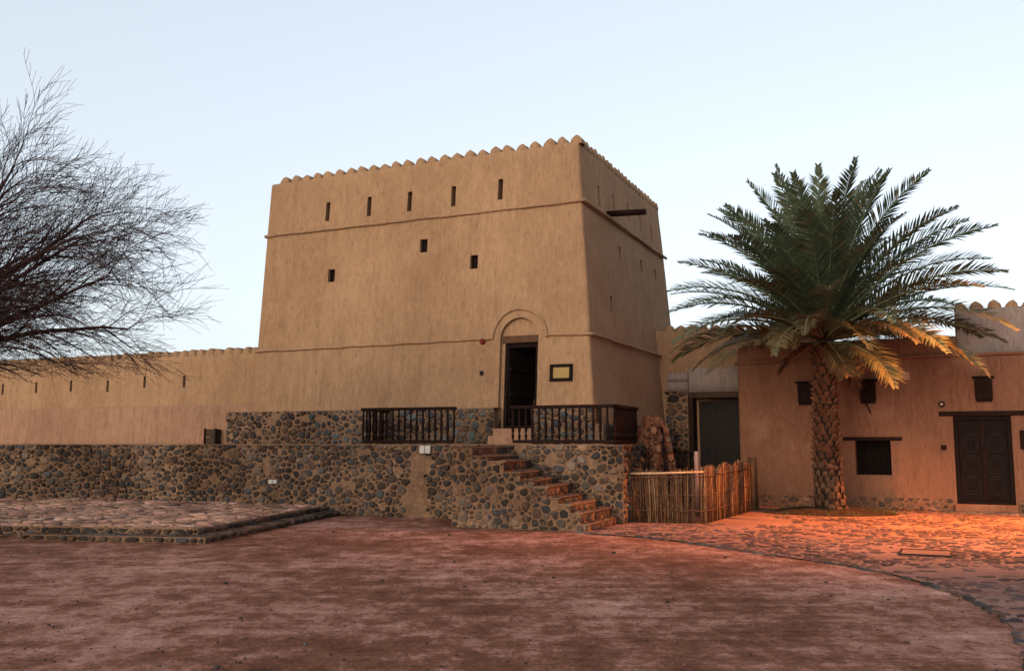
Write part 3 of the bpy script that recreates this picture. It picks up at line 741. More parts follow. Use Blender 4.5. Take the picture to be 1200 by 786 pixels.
# door
fw = .1
m_ = MB(); dd = .04
m_.box(Hp(u0, vb, -dd), G1 * fw, G2 * .12, UP * (vt - vb)); m_.box(Hp(u1 - fw, vb, -dd), G1 * fw, G2 * .12, UP * (vt - vb)); m_.box(Hp(u0 + fw, vt - fw, -dd - .003), G1 * (u1 - u0 - 2 * fw), G2 * .11, UP * fw)
m_.box(Hp(u0 + fw, vb, -dd - .003), G1 * (u1 - u0 - 2 * fw), G2 * .11, UP * .09)
m_.build('door_frame', M['wood'], house, .01)
lw = (u1 - u0 - 2 * fw) / 2 - .006; lz0, lz1 = vb + .095, vt - fw - .005
carv = flat('worn_carved_wood', (.016, .011, .011), .7, .08)
for i in range(2):
    ul = u0 + fw + .003 + i * (lw + .008)
    m_ = MB(); m_.box(Hp(ul, lz0, -.09), G1 * lw, G2 * .05, UP * (lz1 - lz0)); df = m_.build('door', M['wood'], house, .006)
    m_ = MB(); cu = ul + lw / 2
    if i == 0: m_.box(Hp(ul + lw - .03, lz0, -.06), G1 * .07, G2 * .03, UP * (lz1 - lz0))
    H_ = lz1 - lz0
    m_.box(Hp(ul + .01, lz0 + .01, -.075), G1 * .05, G2 * .015, UP * (H_ - .02)); 
    if m_.v: m_.build('stile', M['red_wood'], df)
    for q in (.17, .43, .70):
        zc = lz0 + H_ * q; m_ = MB()
        for r_, th in ((.165, .014), (.115, .011)):
            pts = []
            for k in range(24):
                a = 2 * math.pi * k / 24; e = 5 if q < .6 else 3.2
                ca, sa = math.cos(a), math.sin(a)
                x = math.copysign(abs(ca) ** (2 / e), ca) * r_; y = math.copysign(abs(sa) ** (2 / e), sa) * r_ * 1.12
                pts.append(Hp(cu + x, zc + y, -.086))
            m_.tube(pts + [pts[0]], th, 6, cap=False)
        m_.box(Hp(cu - .1, zc + .225, -.085), G1 * .2, G2 * .01, UP * .022)
        m_.build('carved_panel', carv, df)
m_ = MB(); m_.box(Hp(u0 - .3, vt + .004, .05), G1 * (u1 - u0 + .75), G2 * .25, UP * .11); m_.build('door_lintel', M['red_wood'], house, .01)
# window
wn = None; m_ = MB(); m_.box(Hp(w0, wz0, -.34), G1 * (w1 - w0), G2 * .03, UP * (wz1 - wz0)); wn = m_.build('window', M['black'], house)  # black sheet stands in for the unlit room behind the window
m_ = MB()
for k in range(8): m_.tube([Hp(w0 + .05 + k * (w1 - w0 - .1) / 7, wz0, -.26), Hp(w0 + .05 + k * (w1 - w0 - .1) / 7, wz1, -.26)], .009, 6)
m_.build('grille', M['wood'], wn)
m_ = MB(); q = hpx(988, 513)[0]; m_.box(Hp(q, wz1 + .004, .05), G1 * (hpx(1057, 513)[0] - q), G2 * .25, UP * .085); m_.build('window_lintel', M['red_wood'], house, .01)
# little shuttered vents
for px, py, lab in ((944, 460.5, 0), (1017, 458.5, 1), (1152.5, 455.5, 2)):
    u, z = hpx(px, py); w_, h_ = .37, .5
    m_ = MB(); m_.box(Hp(u - w_ / 2, z - h_ / 2, .004), G1 * w_, -G2 * .10, UP * h_); sh = m_.build('shutter', M['red_wood'], house, .01)
    m_ = MB()
    for q in range(4): m_.box(Hp(u - w_ / 2 + .02 + q * .09, z - h_ / 2 + .03, .105), G1 * .07, -G2 * .014, UP * (h_ - .06))
    m_.build('slat', M['red_wood'], sh)
    m_ = MB(); m_.box(Hp(u - w_ / 2 - .05, z + h_ / 2 + .003, .003), G1 * (w_ + .1), -G2 * .13, UP * .05); m_.box(Hp(u - w_ / 2 + .02, z - h_ / 2 - .053, .003), G1 * (w_ - .04), -G2 * .07, UP * .05); m_.build('ledge', M['wood'], sh)
    if lab == 1:
        m_ = MB(); m_.tube([Hp(u - .05, z - h_ / 2 - .05, .05), Hp(u + .05, z - h_ / 2 - .3, .06)], .018, 6); m_.build('prop_stick', M['red_wood'], sh)
for px, py, w_, h_, lab in ((1052, 437.5, .17, .2, 'upper pale beige square box under the house moulding, left of the other'), (1061.5, 440.5, .17, .2, 'lower pale beige square box under the house moulding, right of the other')):
    u, z = hpx(px, py); m_ = MB(); m_.box(Hp(u - w_ / 2, z - h_ / 2, .003), G1 * w_, -G2 * .04, UP * h_)
    tag(recentre(m_.build('junction_box', M['beige_box'], bevel=.01), Hp(u, z)), lab, 'junction box', 'pale boxes under the house moulding')
u, z = hpx(1103.5, 473.5); m_ = MB(); m_.tube([Hp(u, z, -.01), Hp(u, z, .08)], .075, 16); sp = thing('wall_lamp', 'small round black wall fitting above the switch left of the carved door', 'wall fitting', Hp(u, z, 0))
m_.build('housing', M['iron'], sp); m_ = MB(); m_.tube([Hp(u, z, .078), Hp(u, z, .09)], .035, 12); m_.build('lens', M['beige_box'], sp)
u, z = hpx(1106, 524); m_ = MB(); m_.box(Hp(u - .06, z - .06, .003), G1 * .12, -G2 * .05, UP * .12); tag(recentre(m_.build('switch_plate', M['red_wood'], bevel=.012), Hp(u, z)), 'small dark square switch plate left of the carved double door', 'switch')
u, z = hpx(1201, 515); m_ = MB(); m_.box(Hp(u - .1, z - .22, .003), G1 * .3, -G2 * .06, UP * .44); tag(recentre(m_.build('notice_board', M['red_wood'], bevel=.01), Hp(u, z)), 'dark board cut by the photo edge right of the carved double door', 'board')

# ------------------------------------------------------------------ back wall, gate, stepped stone wall between tower and house
Y6 = S(6.15, 0); BX = V((1, .12, 0)).normalized(); BYv = V((-.12, 1, 0)).normalized(); bwp = lambda px, py: solve(px, py, Y6, BX, UP)
zbw = bwp(800, 388)[1]
bwl = thing('back_wall', 'ochre plaster wall with merlons in the gap between tower and house', 'wall', Y6 - E1 * 2 - UP * TZ)
mass(Y6 - BX * .6 - UP * TZ, BX, BYv, 5.5, .5, 0, TZ + zbw, (0, 0, 0, 0), .05, .3).build('wall', M['plaster'], bwl)
for i in range(11): merlon_mb(Y6 + BX * (.1 + i * .35) + UP * (zbw - .01) + BYv * .02, BX, BYv, .30, .22, .35, 900 + i).build('merlon', M['plaster'], bwl)
gt = thing('covered_gateway', 'dark recessed gateway under a grey plaster parapet and wooden beam left of the house', 'gateway', Hp(-1, 0, -1.2))
gp0 = Hp(0, 0, -.55); gpx = lambda px, py: solve(px, py, gp0, -G1, UP)
ul, zt = gpx(805.5, 431); zb_ = gpx(830, 459)[1]; zb2 = gpx(830, 465)[1]
mass(gp0 + G1 * .15, -G1, G2, ul + .15, .9, zb_, zt, (0, 0, 0, 0), .06, .25, .012, .08).build('parapet', M['grey_plaster'], gt)
m_ = MB(); m_.box(gp0 + G1 * .15 + UP * (zb2 - .02) + G2 * .03, -G1 * (ul + .15), G2 * .25, UP * (zb_ - zb2 + .017)); m_.build('beam', M['old_wood'], gt, .01)
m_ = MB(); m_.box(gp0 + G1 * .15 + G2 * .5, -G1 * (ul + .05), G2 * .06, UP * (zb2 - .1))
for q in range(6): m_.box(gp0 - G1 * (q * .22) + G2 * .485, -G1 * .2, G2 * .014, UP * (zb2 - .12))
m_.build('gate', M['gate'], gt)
m_ = MB(); m_.box(gp0 - G1 * (ul - .12) + G2 * .05, -G1 * .45, G2 * .7, UP * (zb_ - .02)); m_.build('pier', M['soil'], gt)  # dark soil colour paints the gap's deep shade onto this pier
sw = thing('stepped_wall', 'stepped rubble wall with two grey plaster caps rising to the gateway parapet', 'stone wall', gp0 - G1 * (ul + .8))
mbq = MB(); p = gp0 - G1 * (ul + .01)
dz = lambda px, py: gpx(px, py)
x1 = gpx(778, 437)[0]; z1 = gpx(790, 447)[1]; x2 = gpx(768, 458)[0]; z2 = gpx(790, 458)[1]; x3 = gpx(757, 480)[0]; z3 = gpx(757, 479)[1]
stone_wall(mbq, gp0 - G1 * x2, p, 0, z2 - .003, .2, 61, PAL_BROWN, (.02, .05), thick=.8, aspect=1.5)
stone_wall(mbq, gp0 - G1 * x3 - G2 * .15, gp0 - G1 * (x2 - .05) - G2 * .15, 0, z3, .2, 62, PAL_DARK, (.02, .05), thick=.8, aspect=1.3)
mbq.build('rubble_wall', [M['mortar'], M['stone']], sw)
mass(p, -G1, G2, x2 - ul + .03, .75, z2, z1, (0, 0, 0, 0), .04, .2, .02, .04).build('cap', M['grey_plaster'], sw)
zt1 = gpx(790, 437)[1]
mass(p, -G1, G2, x1 - ul, .75, z1 + .002, zt1, (0, 0, 0, 0), .04, .2, .02, .04).build('cap', M['grey_plaster'], sw)
# reddish rough mud pier beside the terrace corner
mpz = 20.6; rgm = random.Random(9)
md = thing('mud_pier', 'reddish rough mud and stone ruin rising behind the reed fence beside the terrace', 'ruined wall', atY(762, 518, mpz) * 1)
outl = [(729, 640), (731, 522), (741, 519), (748, 517), (750, 504), (756, 501), (757, 490), (758, 488.5), (773, 489), (775, 500), (782, 503), (785, 521), (790, 560), (793, 640)]
def wall_from_outline(outl, y, th, seed):
    # rough block built from a height profile in real metres
    prof = [(atY(a, 518, y).x, max(0, atY(a, b, y).z)) for a, b in outl]
    xs_ = [prof[0][0] + (prof[-1][0] - prof[0][0]) * i / 26 for i in range(27)]
    def top(x):
        for (xa, za), (xb, zb) in zip(prof[1:-1], prof[2:-1]):
            if xa <= x <= xb: return za + (zb - za) * (x - xa) / max(1e-6, xb - xa)
        return prof[1][1] if x < prof[1][0] else prof[-2][1] * .6
    mb = MB(); nz, ny = 18, 5; g = {}
    def P(i, j, l):
        x = xs_[i]; z = top(x) * j / nz; yy = y + th * (l / ny) + (x - xs_[0]) * -.3
        n_ = V((noise.noise(V((x * 4, yy * 4, z * 2 + seed))), noise.noise(V((x * 4 + 9, yy * 4, z * 2))), noise.noise(V((x * 4, yy * 4 + 7, z * 3))))) 
        return V((x, yy, z)) + n_ * .045 * (0 if j == 0 else 1) + V((0, noise.noise(V((x * 9, seed, z * 2.0))) * .10, .10 * noise.noise(V((x * 8, 4, 2))) * j / nz))
    n_i = len(xs_)
    def grid(pts, nu, nv, flip=False):
        fs = [(a * (nv + 1) + b, (a + 1) * (nv + 1) + b, (a + 1) * (nv + 1) + b + 1, a * (nv + 1) + b + 1) for a in range(nu) for b in range(nv)]
        mb.add(pts, fs, 0, (1, 1, 1), True)
    grid([P(i, j, 0) for i in range(n_i) for j in range(nz + 1)], n_i - 1, nz); grid([P(i, j, ny) for i in range(n_i) for j in range(nz + 1)], n_i - 1, nz)
    grid([P(i, nz, l) for i in range(n_i) for l in range(ny + 1)], n_i - 1, ny)
    for i in (0, n_i - 1): grid([P(i, j, l) for j in range(nz + 1) for l in range(ny + 1)], nz, ny)
    return mb
wall_from_outline(outl, mpz, .7, 3).build('mud_mass', M['mud'], md, weld=True)
xl, xr = atY(729, 518, mpz).x, atY(793, 518, mpz).x; ptop = [(atY(a, 518, mpz).x, atY(a, b, mpz).z) for a, b in outl]
def mud_top(x):
    for (xa, za), (xb, zb) in zip(ptop, ptop[1:]):
        if xa <= x <= xb and xb > xa: return za + (zb - za) * (x - xa) / (xb - xa)
    return 0
m_ = MB(); stones(m_, rubble(xr - xl, 2.3, .15, 91, (.015, .05), .7, .05, dart=True), lambda u, v, w: V((xl + u, mpz - .3 * u - .05 - w, v)), [((.16, .06, .036), 4), ((.11, .043, .028), 4), ((.22, .10, .06), 2), ((.05, .03, .025), 2)], 92, (.03, .13), 0, lambda po, cx, cy: all(p[1] < mud_top(xl + p[0]) + .02 for p in po))
m_.build('rough_stones', M['stone'], md)
m_ = MB(); m_.tube([atY(782, 575, 20.0), atY(775, 500, 20.3)], .035, 7); tag(recentre(m_.build('leaning_pole', M['black']), V(atY(782, 575, 20.0))), 'black pole leaning against the reddish mud ruin', 'pole')
m_ = MB(); pb = V((atY(816, 540, 21).x, 21, 0)); m_.lathe(pb, [(0, .05), (1.2, .05), (1.3, .06), (1.36, .045), (1.42, .055), (1.45, .02)], 10); tag(recentre(m_.build('pink_post', M['pink']), pb), 'thin pinkish post standing behind the reed fence before the gateway', 'post')

# ------------------------------------------------------------------ reed fence
FA, FB_, FC = gnd(733, 612), gnd(826, 614), gnd(880, 599)
fe = thing('reed_fence', 'waist high fence of upright dry reed stalks tied with horizontal poles, bent at a corner', 'fence', FB_)
rgf = random.Random(17)
STK = [(.28, .13, .06), (.34, .175, .085), (.22, .095, .045), (.15, .066, .034), (.40, .235, .125), (.11, .048, .026)]
def reeds(a, b, h0, h1, dens, parent):
    L = (b - a).length; d = (b - a).normalized(); nr = V((d.y, -d.x, 0)); mb = MB()
    for i in range(int(L * dens)):
        u = rgf.uniform(0, L); t = u / L; hh = (h0 + (h1 - h0) * t) * (1 + .03 * math.sin(u * 5)) * rgf.uniform(.93, 1.03); off = rgf.uniform(-.035, .035)
        p = a + d * u + nr * off; r = rgf.uniform(.006, .013); lean = d * rgf.uniform(-.05, .05)
        kk = rgf.uniform(.28, .8); c = tuple(x * kk for x in rgf.choice(STK))
        mb.tube([p, p + lean * .5 + UP * hh * .5 + nr * rgf.uniform(-.015, .015) + d * rgf.uniform(-.012, .012), p + lean + UP * hh], [r, r * .9, r * .6], 5, 0, c)
        if rgf.random() < .4:
            q = p + UP * hh * rgf.uniform(.2, .9); mb.tube([q, q + d * rgf.uniform(-.2, .2) + UP * rgf.uniform(.1, .25) + nr * rgf.uniform(.02, .07)], [.004, .002], 4, 0, c)
    mb.build('reed_panel', M['stalk'], parent)
    m2 = MB()
    for q, r in ((.52, .009), (.24, .009), (.86, .012)):
        for sgn in (1, -1):
            pts = [a + d * (L * k / 14) + UP * ((h0 + (h1 - h0) * k / 14) * q + .012 * math.sin(k * 2.1 + q * 9)) + nr * (.05 * sgn) for k in range(15)]
            m2.tube(pts, r, 5, 0, (.10, .05, .028))
    m2.build('tie_rope', M['stalk'], parent)
reeds(FA, FB_, 1.06, 1.12, 95, fe); reeds(FB_, FC, 1.12, 1.22, 95, fe)
dF2 = (FB_ - FA).normalized(); nF = V((dF2.y, -dF2.x, 0))
m_ = MB(); m_.tube([FA - dF2 * .12 + UP * 1.0 + nF * .07, FA.lerp(FB_, .5) + UP * 1.02 + nF * .075, FB_ + UP * 1.05 + nF * .07], [.024, .022, .019], 8, 0, (.45, .29, .17)); m_.build('pole', M['stalk'], fe)
m_ = MB(); mbx = random.Random(3)
for i in range(60):
    a = mbx.uniform(0, 6.28); r = mbx.uniform(0, .14); p = FC + V((math.cos(a) * r + .08, math.sin(a) * r, 0)); m_.tube([p, p + UP * mbx.uniform(1.15, 1.3)], .014, 5, 0, tuple(x * .35 for x in mbx.choice(STK)))
tag(recentre(m_.build('reed_bundle', M['stalk']), FC), 'dark upright bundle of reeds at the far end of the reed fence', 'reed bundle')

# ------------------------------------------------------------------ cobbled area, kerb, soil round the palm
CURVE = [(672, 622), (700, 624.5), (760, 628.5), (800, 633), (850, 641), (900, 648), (950, 655), (1000, 662), (1050, 672), (1100, 686), (1140, 701), (1170, 718), (1188, 735), (1200, 758), (1212, 800)]
cur = [gnd(a, b, .02) for a, b in CURVE]
cur.append(cur[-1] + V((.2, -3, 0)))
back = [Hp(HL + 4, 0, .02), Hp(-.1, 0, .02), Hp(-2.4, 0, -1.2), FA + V((0, 1.2, 0))]
mb = MB(); poly = cur + [V((14, cur[-1].y, 0)), V((16, 16, 0))] + back; mb.add([V((p.x, p.y, .012)) for p in poly], [list(range(len(poly)))])
tag(mb.build('cobbled_yard', M['paving']), kind='structure')
def inside(x, y, pl):
    c = False
    for i in range(len(pl)):
        a, b = pl[i - 1], pl[i]
        if (a.y > y) != (b.y > y) and x < (b.x - a.x) * (y - a.y) / (b.y - a.y) + a.x: c = not c
    return c
PB = gnd(973, 601)
mbc = MB(); rgc = random.Random(12)
def cob_keep(po, cx, cy):
    x, y = cx + 1.0, cy + 6
    if (V((x, y)) - V((PB.x, PB.y))).length < 1.6: return False
    q = V((x, y, 0)) - B0; uu, vv = q.dot(G1), q.dot(G2)
    if uu < 3.6 and -1.6 + .35 * noise.noise(V((x, y, 0))) < vv: return False
    if uu > 0 and vv > -.12: return False
    if not inside(x, y, poly): return False
    k = noise.noise(V((x * .8, y * .8, 2)))
    if x < 5.8 and y > 18.75: return False
    return rgc.random() < .72 + .7 * k
stones(mbc, rubble(13, 18, .145, 71, (.02, .07), 1.2, 0), lambda u, v, w: V((u + 1.0, v + 6, .012 + w)), PAL_PAVE, 72, (.006, .018), 0, cob_keep)
# darker pitched stones in front of the carved door
def dk(po, cx, cy):
    k = noise.noise(V((cx * 1.3, cy * 2, 5))) * .18
    return .05 < cy < .95 + k and .15 + k < cx
q0 = Hp(u0 - .5, 0, .98)
stones(mbc, rubble(3.6, 1.0, .11, 75, (.008, .02), 1.6, .03), lambda u, v, w: V((q0.x + G1.x * u + G2.x * v, q0.y + G1.y * u + G2.y * v, .02 + w)), [((.06, .055, .06), 4), ((.09, .075, .075), 3), ((.12, .08, .07), 1)], 76, (.012, .03), 0, dk)
tag(mbc.build('cobblestones', M['stone']), kind='structure')
mk = MB(); rgk = random.Random(5); dens = []
for i in range(len(cur) - 1):
    a, b = cur[i], cur[i + 1]; k = max(1, round((b - a).length / .05)); dens += [a.lerp(b, j / k) for j in range(k)]
i = 0
while i < len(dens) - 8:
    n_ = rgk.choice((3, 4, 5, 7)); a, b = dens[i], dens[min(len(dens) - 1, i + n_)]; i += n_
    if rgk.random() < .22: continue
    d = (b - a).normalized(); nr = V((d.y, -d.x, 0)); L = (b - a).length - .012; w = rgk.uniform(.03, .05); j = rgk.uniform(-.015, .015)
    po = [(0, -w), (L, -w * rgk.uniform(.8, 1.1)), (L, w), (0, w * rgk.uniform(.8, 1.1))]
    for _ in range(2):
        q = []
        for z in range(len(po)):
            A, B = po[z], po[(z + 1) % len(po)]; q += [(A[0] * .8 + B[0] * .2, A[1] * .8 + B[1] * .2), (A[0] * .2 + B[0] * .8, A[1] * .2 + B[1] * .8)]
        po = q
    base = V((a.x, a.y, .0)) + nr * j
    stones(mk, [po], lambda u, v, w_: base + d * u - nr * v + UP * w_, [((.045, .045, .05), 4), ((.08, .075, .08), 2), ((.16, .15, .15), .8), ((.09, .05, .04), 2)], 800 + i, (.012, .032), 0)
tag(mk.build('kerb', M['stone']), kind='structure')
# soil mound with sparse grass
ms = MB(); ring = 40; vs = [V((PB.x, PB.y, .14))]
for rr_, zz in ((.6, .13), (1.0, .10), (1.4, .03), (1.7, -.03)):
    for k in range(ring):
        a = 2 * math.pi * k / ring; q = rr_ * (1 + .14 * noise.noise(V((math.cos(a) * 1.5, math.sin(a) * 1.5, rr_)))); vs.append(V((PB.x + math.cos(a) * q * 1.05, PB.y + math.sin(a) * q * .8, zz + .02 * noise.noise(V((a * 3, rr_ * 4, 1))))))
fs = [(0, 1 + k, 1 + (k + 1) % ring) for k in range(ring)] + [(1 + r * ring + k, 1 + (r + 1) * ring + k, 1 + (r + 1) * ring + (k + 1) % ring, 1 + r * ring + (k + 1) % ring) for r in range(3) for k in range(ring)]
ms.add(vs, fs, 0, (1, 1, 1), True); tag(ms.build('soil', M['soil']), kind='structure')
mg = MB(); rgg = random.Random(6)
for i in range(2600):
    a = rgg.uniform(0, 6.283); r = 1.2 + rgg.gauss(0, .28)
    x, y = PB.x + math.cos(a) * r * 1.05, PB.y + math.sin(a) * r * .8
    if noise.noise(V((x * 3, y * 3, 0))) < -.02: continue
    h = rgg.uniform(.03, .09); b = rgg.uniform(0, 6.28); dx, dy = math.cos(b), math.sin(b); z = max(.02, .16 - .09 * r)
    mg.add([(x - dy * .005, y + dx * .005, z), (x + dy * .005, y - dx * .005, z), (x + dx * h * .6, y + dy * h * .6, z + h)], [(0, 1, 2)])
tag(mg.build('grass', M['grass']), 'sparse dark grass blades on the soil round the palm', 'grass', kind='stuff')
# inspection cover
p = gnd(1085, 648, .02); mc = thing('inspection_cover', 'square inspection cover with a dark iron rim set in the cobbles before the house', 'manhole cover', p)
m_ = MB(); q = V((p.x, p.y, .028)); sz = .36
for s_1 in (0, 1, 2, 3):
    d1 = [G1, G2, -G1, -G2][s_1]; d2 = [G2, -G1, -G2, G1][s_1]
    m_.box(q - d1 * sz - d2 * sz, d1 * (2 * sz - .035), d2 * .03, UP * .014)
m_.build('rim', M['iron'], mc); m_ = MB(); m_.box(q - G1 * (sz - .035) - G2 * (sz - .035) - UP * .01, G1 * 2 * (sz - .035), G2 * 2 * (sz - .035), UP * .016); m_.build('lid', M['paving'], mc)
# loose pebbles
mpb = MB(); rgp = random.Random(8)
for i in range(2600):
    x, y = rgp.uniform(-9, 8), rgp.uniform(5.0, 18.5)
    if abs(x) > y * .6 or inside(x, y, poly): continue
    r = rgp.uniform(.004, .014) * (2.2 if rgp.random() < .05 else 1)
    vs = []; 
    for z_, k_ in ((0, 1), (.55, .8)):
        for a in range(6): vs.append((x + math.cos(a * 1.047) * r * k_ * rgp.uniform(.8, 1.2), y + math.sin(a * 1.047) * r * k_ * rgp.uniform(.8, 1.2), z_ * r * 1.1))
    vs.append((x, y, r * .8))
    mpb.add(vs, [(a, (a + 1) % 6, 6 + (a + 1) % 6, 6 + a) for a in range(6)] + [(6 + a, 6 + (a + 1) % 6, 12) for a in range(6)], 0, pick(rgp, PAL_BROWN + PAL_RED), True)
tag(mpb.build('pebbles', M['stone']), 'loose pebbles scattered over the reddish sand', 'pebbles', kind='stuff')

# ------------------------------------------------------------------ date palm
palm = thing('date_palm', 'date palm with rough scaly trunk and wide green crown in front of the house', 'palm tree', PB)
rp = random.Random(21); HT = 3.95
def trad(z): return .255 + .09 * math.exp(-z / .4) + .05 * (1 - z / HT)
def tctr(z): return V((PB.x + .0 - .03 * math.sin(z), PB.y, z))
mt = MB(); mt.tube([tctr(z * HT / 20) for z in range(21)], [trad(z * HT / 20) - .03 for z in range(21)], 16, 0, (.012, .007, .005))
rows = 28
for r in range(rows):
    z = .02 + (HT - .05) * r / rows; nb = 10
    for k in range(nb):
        a = 2 * math.pi * (k + (r % 2) * .5) / nb + rp.uniform(-.09, .09) + r * .06; zz = z + rp.uniform(-.03, .03); rad = trad(zz) - .035
        er = V((math.cos(a), math.sin(a), 0)); et = V((-math.sin(a), math.cos(a), 0)); w = .088 * rp.uniform(.75, 1.15); hgt = rp.uniform(.14, .2); out = rp.uniform(.07, .125) * (1 if z > .9 else .75); c = tctr(zz) + er * rad
        old = z < 1.0
        kk = rp.uniform(.6, 1.15); col = tuple(x * kk for x in ((.095, .05, .032) if old else (.105, .043, .023)))
        prof = [(0, -.1, .8), (.3, .35, 1.05), (.72, .95, .85), (.95, 1.1, .45)] if not old else [(0, .1, .85), (.3, .8, 1.05), (.7, .95, .95), (1.0, .4, .6)]
        vs = []
        for fz, fo, fw_ in prof:
            for sx, so_ in ((-1, 0), (-.75, .75), (0, 1), (.75, .75), (1, 0)):
                vs.append(c + et * (sx * w * fw_ * .85) + er * (fo * out * (.35 + .65 * so_)) + UP * (fz * hgt))
        fs = [(i * 5 + j, i * 5 + j + 1, (i + 1) * 5 + j + 1, (i + 1) * 5 + j) for i in range(3) for j in range(4)]
        vs.append(c + er * out * .2 + UP * hgt * .8); fs += [(15 + j, 15 + j + 1, 20) for j in range(4)]
        mt.add(vs, fs, 0, col, False)
mt.build('trunk', M['bark'], palm)
CT = tctr(HT + .1)
def frond(az, el, L, bend, seed, dry, name='frond'):
    rg = random.Random(seed); mb = MB(); nseg = 16
    hdir = V((math.cos(az), math.sin(az), 0)); pts = []; e = el; p = CT + hdir * .16 + UP * (.25 * math.sin(max(el, -.2)) ); pts.append(p)
    side = V((-hdir.y, hdir.x, 0)) * rg.uniform(-.12, .12)
    for i in range(nseg):
        t = i / nseg; e = el - bend * t ** 1.5
        d = (hdir * math.cos(e) + UP * math.sin(e) + side * t).normalized(); p = p + d * (L / nseg); pts.append(p)
    kg = rg.uniform(.7, 1.3); gcol = (.070 * kg, .098 * kg, .055 * kg)
    dcol = (.17, .09, .042)
    col = tuple(a * (1 - dry) + b * dry for a, b in zip(gcol, dcol))
    mb.tube(pts, [.035 * (1 - i / (nseg + 1)) + .005 for i in range(nseg + 1)], 5, 0, tuple(min(1, x * 1.7) for x in col))
    nl = 78; tw = rg.uniform(-.5, .5)
    for i in range(nl):
        t = .14 + .86 * i / nl; f = t * nseg; k = min(nseg - 1, int(f)); q = pts[k].lerp(pts[k + 1], f - k)
        d = (pts[k + 1] - pts[k]).normalized(); lat = d.cross(UP); lat = lat.normalized() if lat.length > .15 else V((-hdir.y, hdir.x, 0))
        nrm = lat.cross(d).normalized()
        if tw: lat, nrm = lat * math.cos(tw) + nrm * math.sin(tw), nrm * math.cos(tw) - lat * math.sin(tw)
        ll = (.20 + .42 * math.sin(math.pi * min(1, t * .93 + .10)) ** .8) * rg.uniform(.85, 1.12) * (.62 if t > .9 else 1)
        for sg in (1, -1):
            if rg.random() < .07: continue
            fwd = .62 + .55 * t + rg.uniform(-.12, .12); lift = rg.uniform(.15, .55)
            v = (lat * sg * 1.0 + d * fwd + nrm * lift).normalized()
            tip = q + v * ll - UP * (ll * ll * (.22 + .35 * dry) * rg.uniform(.6, 1.3)); mid = q + v * ll * .5 - UP * ll * ll * .03
            wv = v.cross(nrm).normalized() * (.017 + .006 * rg.random()); kk = rg.uniform(.7, 1.3); cc = tuple(x * kk for x in col)
            if rg.random() < .06 + dry * .3: cc = tuple(a * .4 + b * .6 for a, b in zip(cc, dcol))
            mb.add([q - wv * .6, q + wv * .6, mid + wv, mid - wv, tip], [(0, 1, 2, 3), (3, 2, 4)], 0, cc)
    mb.build(name, M['leaf'], palm)
nf = 92; ga = math.pi * (3 - math.sqrt(5))
for i in range(nf):
    t = i / (nf - 1)
    el = R(86) - R(81) * t ** .86 + rp.uniform(-.1, .1)
    L = (4.05 + .45 * (1 - t) ** 2) * (.88 + .12 * math.sin(t * math.pi)) * rp.uniform(.9, 1.07)
    if el < R(14): L *= .97
    bend = R(28) + R(30) * min(1, t * 1.35) + rp.uniform(-.12, .18)
    dry = 0.05 + max(0, (t - .55)) * .75 * rp.uniform(.5, 1.3)
    frond(i * ga + 1.1, el, L, bend, 1000 + i, min(dry, .6))
frond(R(-70), R(-8), 2.5, R(60), 3100, .3)
for i in range(3): frond(rp.uniform(0, 6.28), R(-40) + rp.uniform(-.3, .3), rp.uniform(.8, 1.4), R(35), 3000 + i, .8, 'dead_frond')
for i in range(5): frond(rp.uniform(0, 6.28), R(35) + rp.uniform(-.2, .3), 1.5, R(110), 2000 + i, .75, 'fruit_stalk')

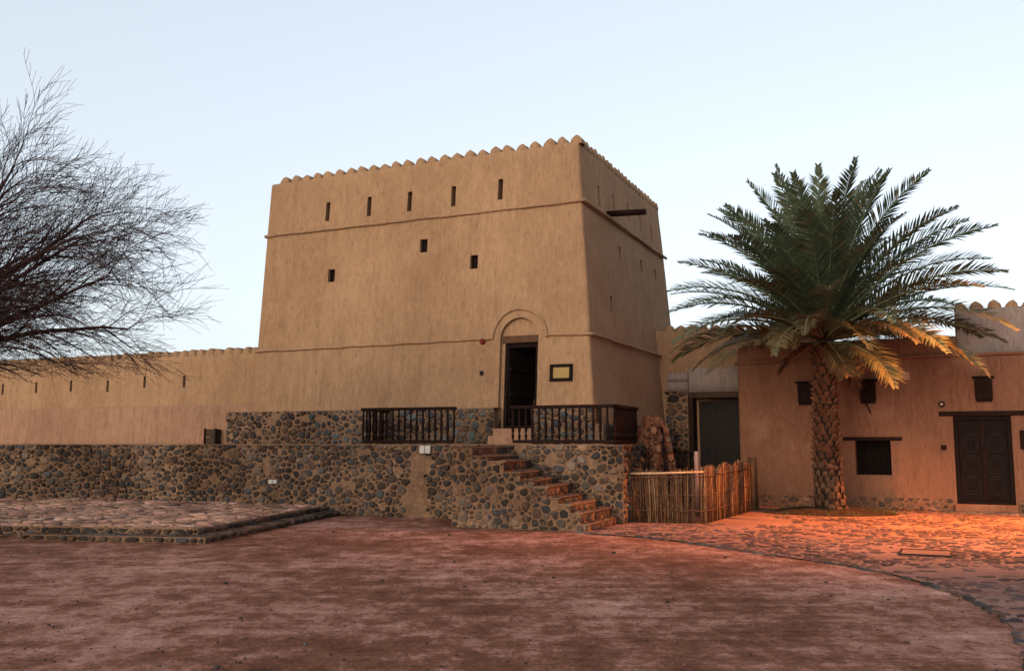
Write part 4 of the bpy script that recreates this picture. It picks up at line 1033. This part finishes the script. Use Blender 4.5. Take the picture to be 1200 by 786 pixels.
# ------------------------------------------------------------------ bare tree at the left edge
TB = V((-10.9, 14.6, 0))
tree = thing('bare_tree', 'leafless spreading tree with fine drooping twigs reaching in from the left edge', 'tree', TB)
rt = random.Random(33)
mtk = MB(); fork = TB + V((.35, -.1, 2.3))
mtk.tube([TB, TB + V((.05, 0, .5)), TB + V((.2, -.05, 1.4)), fork], [.34, .26, .22, .2], 12); mtk.build('trunk', M['twig'], tree)
def rv(): return V((rt.gauss(0, 1), rt.gauss(0, 1), rt.gauss(0, 1))).normalized()
def grow(mb, p, d, L, r, lev, droop):
    n_ = {0: 12, 1: 8, 2: 4, 3: 2}[lev]; pts = [p]; cur_ = V(p); dd = V(d).normalized(); dirs = [dd]; zmin = 2.55 + .25 * rt.random()
    for i in range(n_):
        dd = (dd + rv() * {0: .09, 1: .12, 2: .15, 3: .16}[lev] + V((0, 0, -droop * (i / n_)))).normalized(); cur_ = cur_ + dd * (L / n_)
        if lev > 0 and cur_.z < zmin: break
        pts.append(V(cur_)); dirs.append(dd)
    n_ = len(pts) - 1
    if n_ < 1: return
    mb.tube(pts, [max(.0025, r * (1 - .82 * i / n_)) for i in range(n_ + 1)], {0: 8, 1: 5, 2: 3, 3: 3}[lev], cap=lev < 2)
    if lev == 3: return
    nc = {0: 18, 1: 10, 2: 5}[lev]
    for k in range(nc):
        t = (.18 if lev == 0 else .12) + (.85 if lev == 0 else .88) * (k + rt.random()) / nc; f = min(n_ - .01, t * n_); i = int(f); q = pts[i].lerp(pts[i + 1], f - i)
        side = rv(); b = dirs[i]; side = (side - b * side.dot(b)).normalized()
        nd = (b * rt.uniform(.8, 1.4) + side * rt.uniform(.45, .9) + V((.1, 0, .1))).normalized()
        ln = {0: rt.uniform(1.2, 2.5), 1: rt.uniform(.6, 1.25), 2: rt.uniform(.22, .6)}[lev] * (1.1 - .5 * t)
        grow(mb, q, nd, ln, max(.004, r * (1 - .7 * t) * {0: .38, 1: .42, 2: .5}[lev]), lev + 1, {0: .22, 1: .18, 2: .1}[lev])
targets = [(185, 410, 13.2, .16), (115, 392, 14.2, .10), (45, 440, 13.8, .05), (215, 345, 14.5, .10), (205, 290, 14.0, .06), (150, 220, 13.5, .05), (105, 145, 14.6, .04), (60, 125, 14.0, .04), (30, 150, 13.4, .04), (110, 290, 15.6, .08), (0, 170, 12.8, .03)]
for px, py, y, dr in targets:
    tip = atY(px * .96 - 20, py + (25 if py < 240 else 0), y); d = tip - fork; L = d.length; m_ = MB()
    st_ = fork + rv() * .08; grow(m_, st_, (d.normalized() + V((0, 0, dr * 2.2))), L * .88, .085, 0, dr * .5)
    m_.build('branch', M['twig'], tree)
for az in (150, 190, 230, 275, 110):
    m_ = MB(); grow(m_, fork, V((math.cos(R(az)), math.sin(R(az)), rt.uniform(.4, 1.0))), rt.uniform(3.4, 4.4), .08, 0, .08); m_.build('branch', M['twig'], tree)

# ------------------------------------------------------------------ street lamp just outside the right edge: it lights the palm and the house
LP = V((12.5, 17.7, 0)); lamp = thing('street_lamp', 'street lamp post with hooded amber lantern right of the palm', 'street lamp', LP)
m_ = MB(); m_.lathe(LP, [(0, .09), (.3, .09), (.32, .06), (6.5, .045)], 10); m_.build('post', M['iron'], lamp)
hd = LP + V((-.5, .15, 6.35)); m_ = MB(); m_.tube([LP + UP * 6.45, LP + V((-.25, .08, 6.58)), hd + UP * .12], .03, 8); m_.tube([hd + UP * .14, hd + UP * .1, hd], [.05, .13, .2], 14); m_.build('lantern_hood', M['iron'], lamp)
ll = bpy.data.lights.new('lamp_light', 'SPOT'); ll.energy = 10000; ll.color = (1, .295, .05); ll.spot_size = R(90); ll.spot_blend = 1; ll.shadow_soft_size = .06
lo = bpy.data.objects.new('lamp_light', ll); COL.objects.link(lo)
lo.location = hd - UP * .05; aim = V((8.4, 18.0, .0)) - lo.location; lo.rotation_euler = (-aim).to_track_quat('Z', 'Y').to_euler(); adopt(lo, lamp)
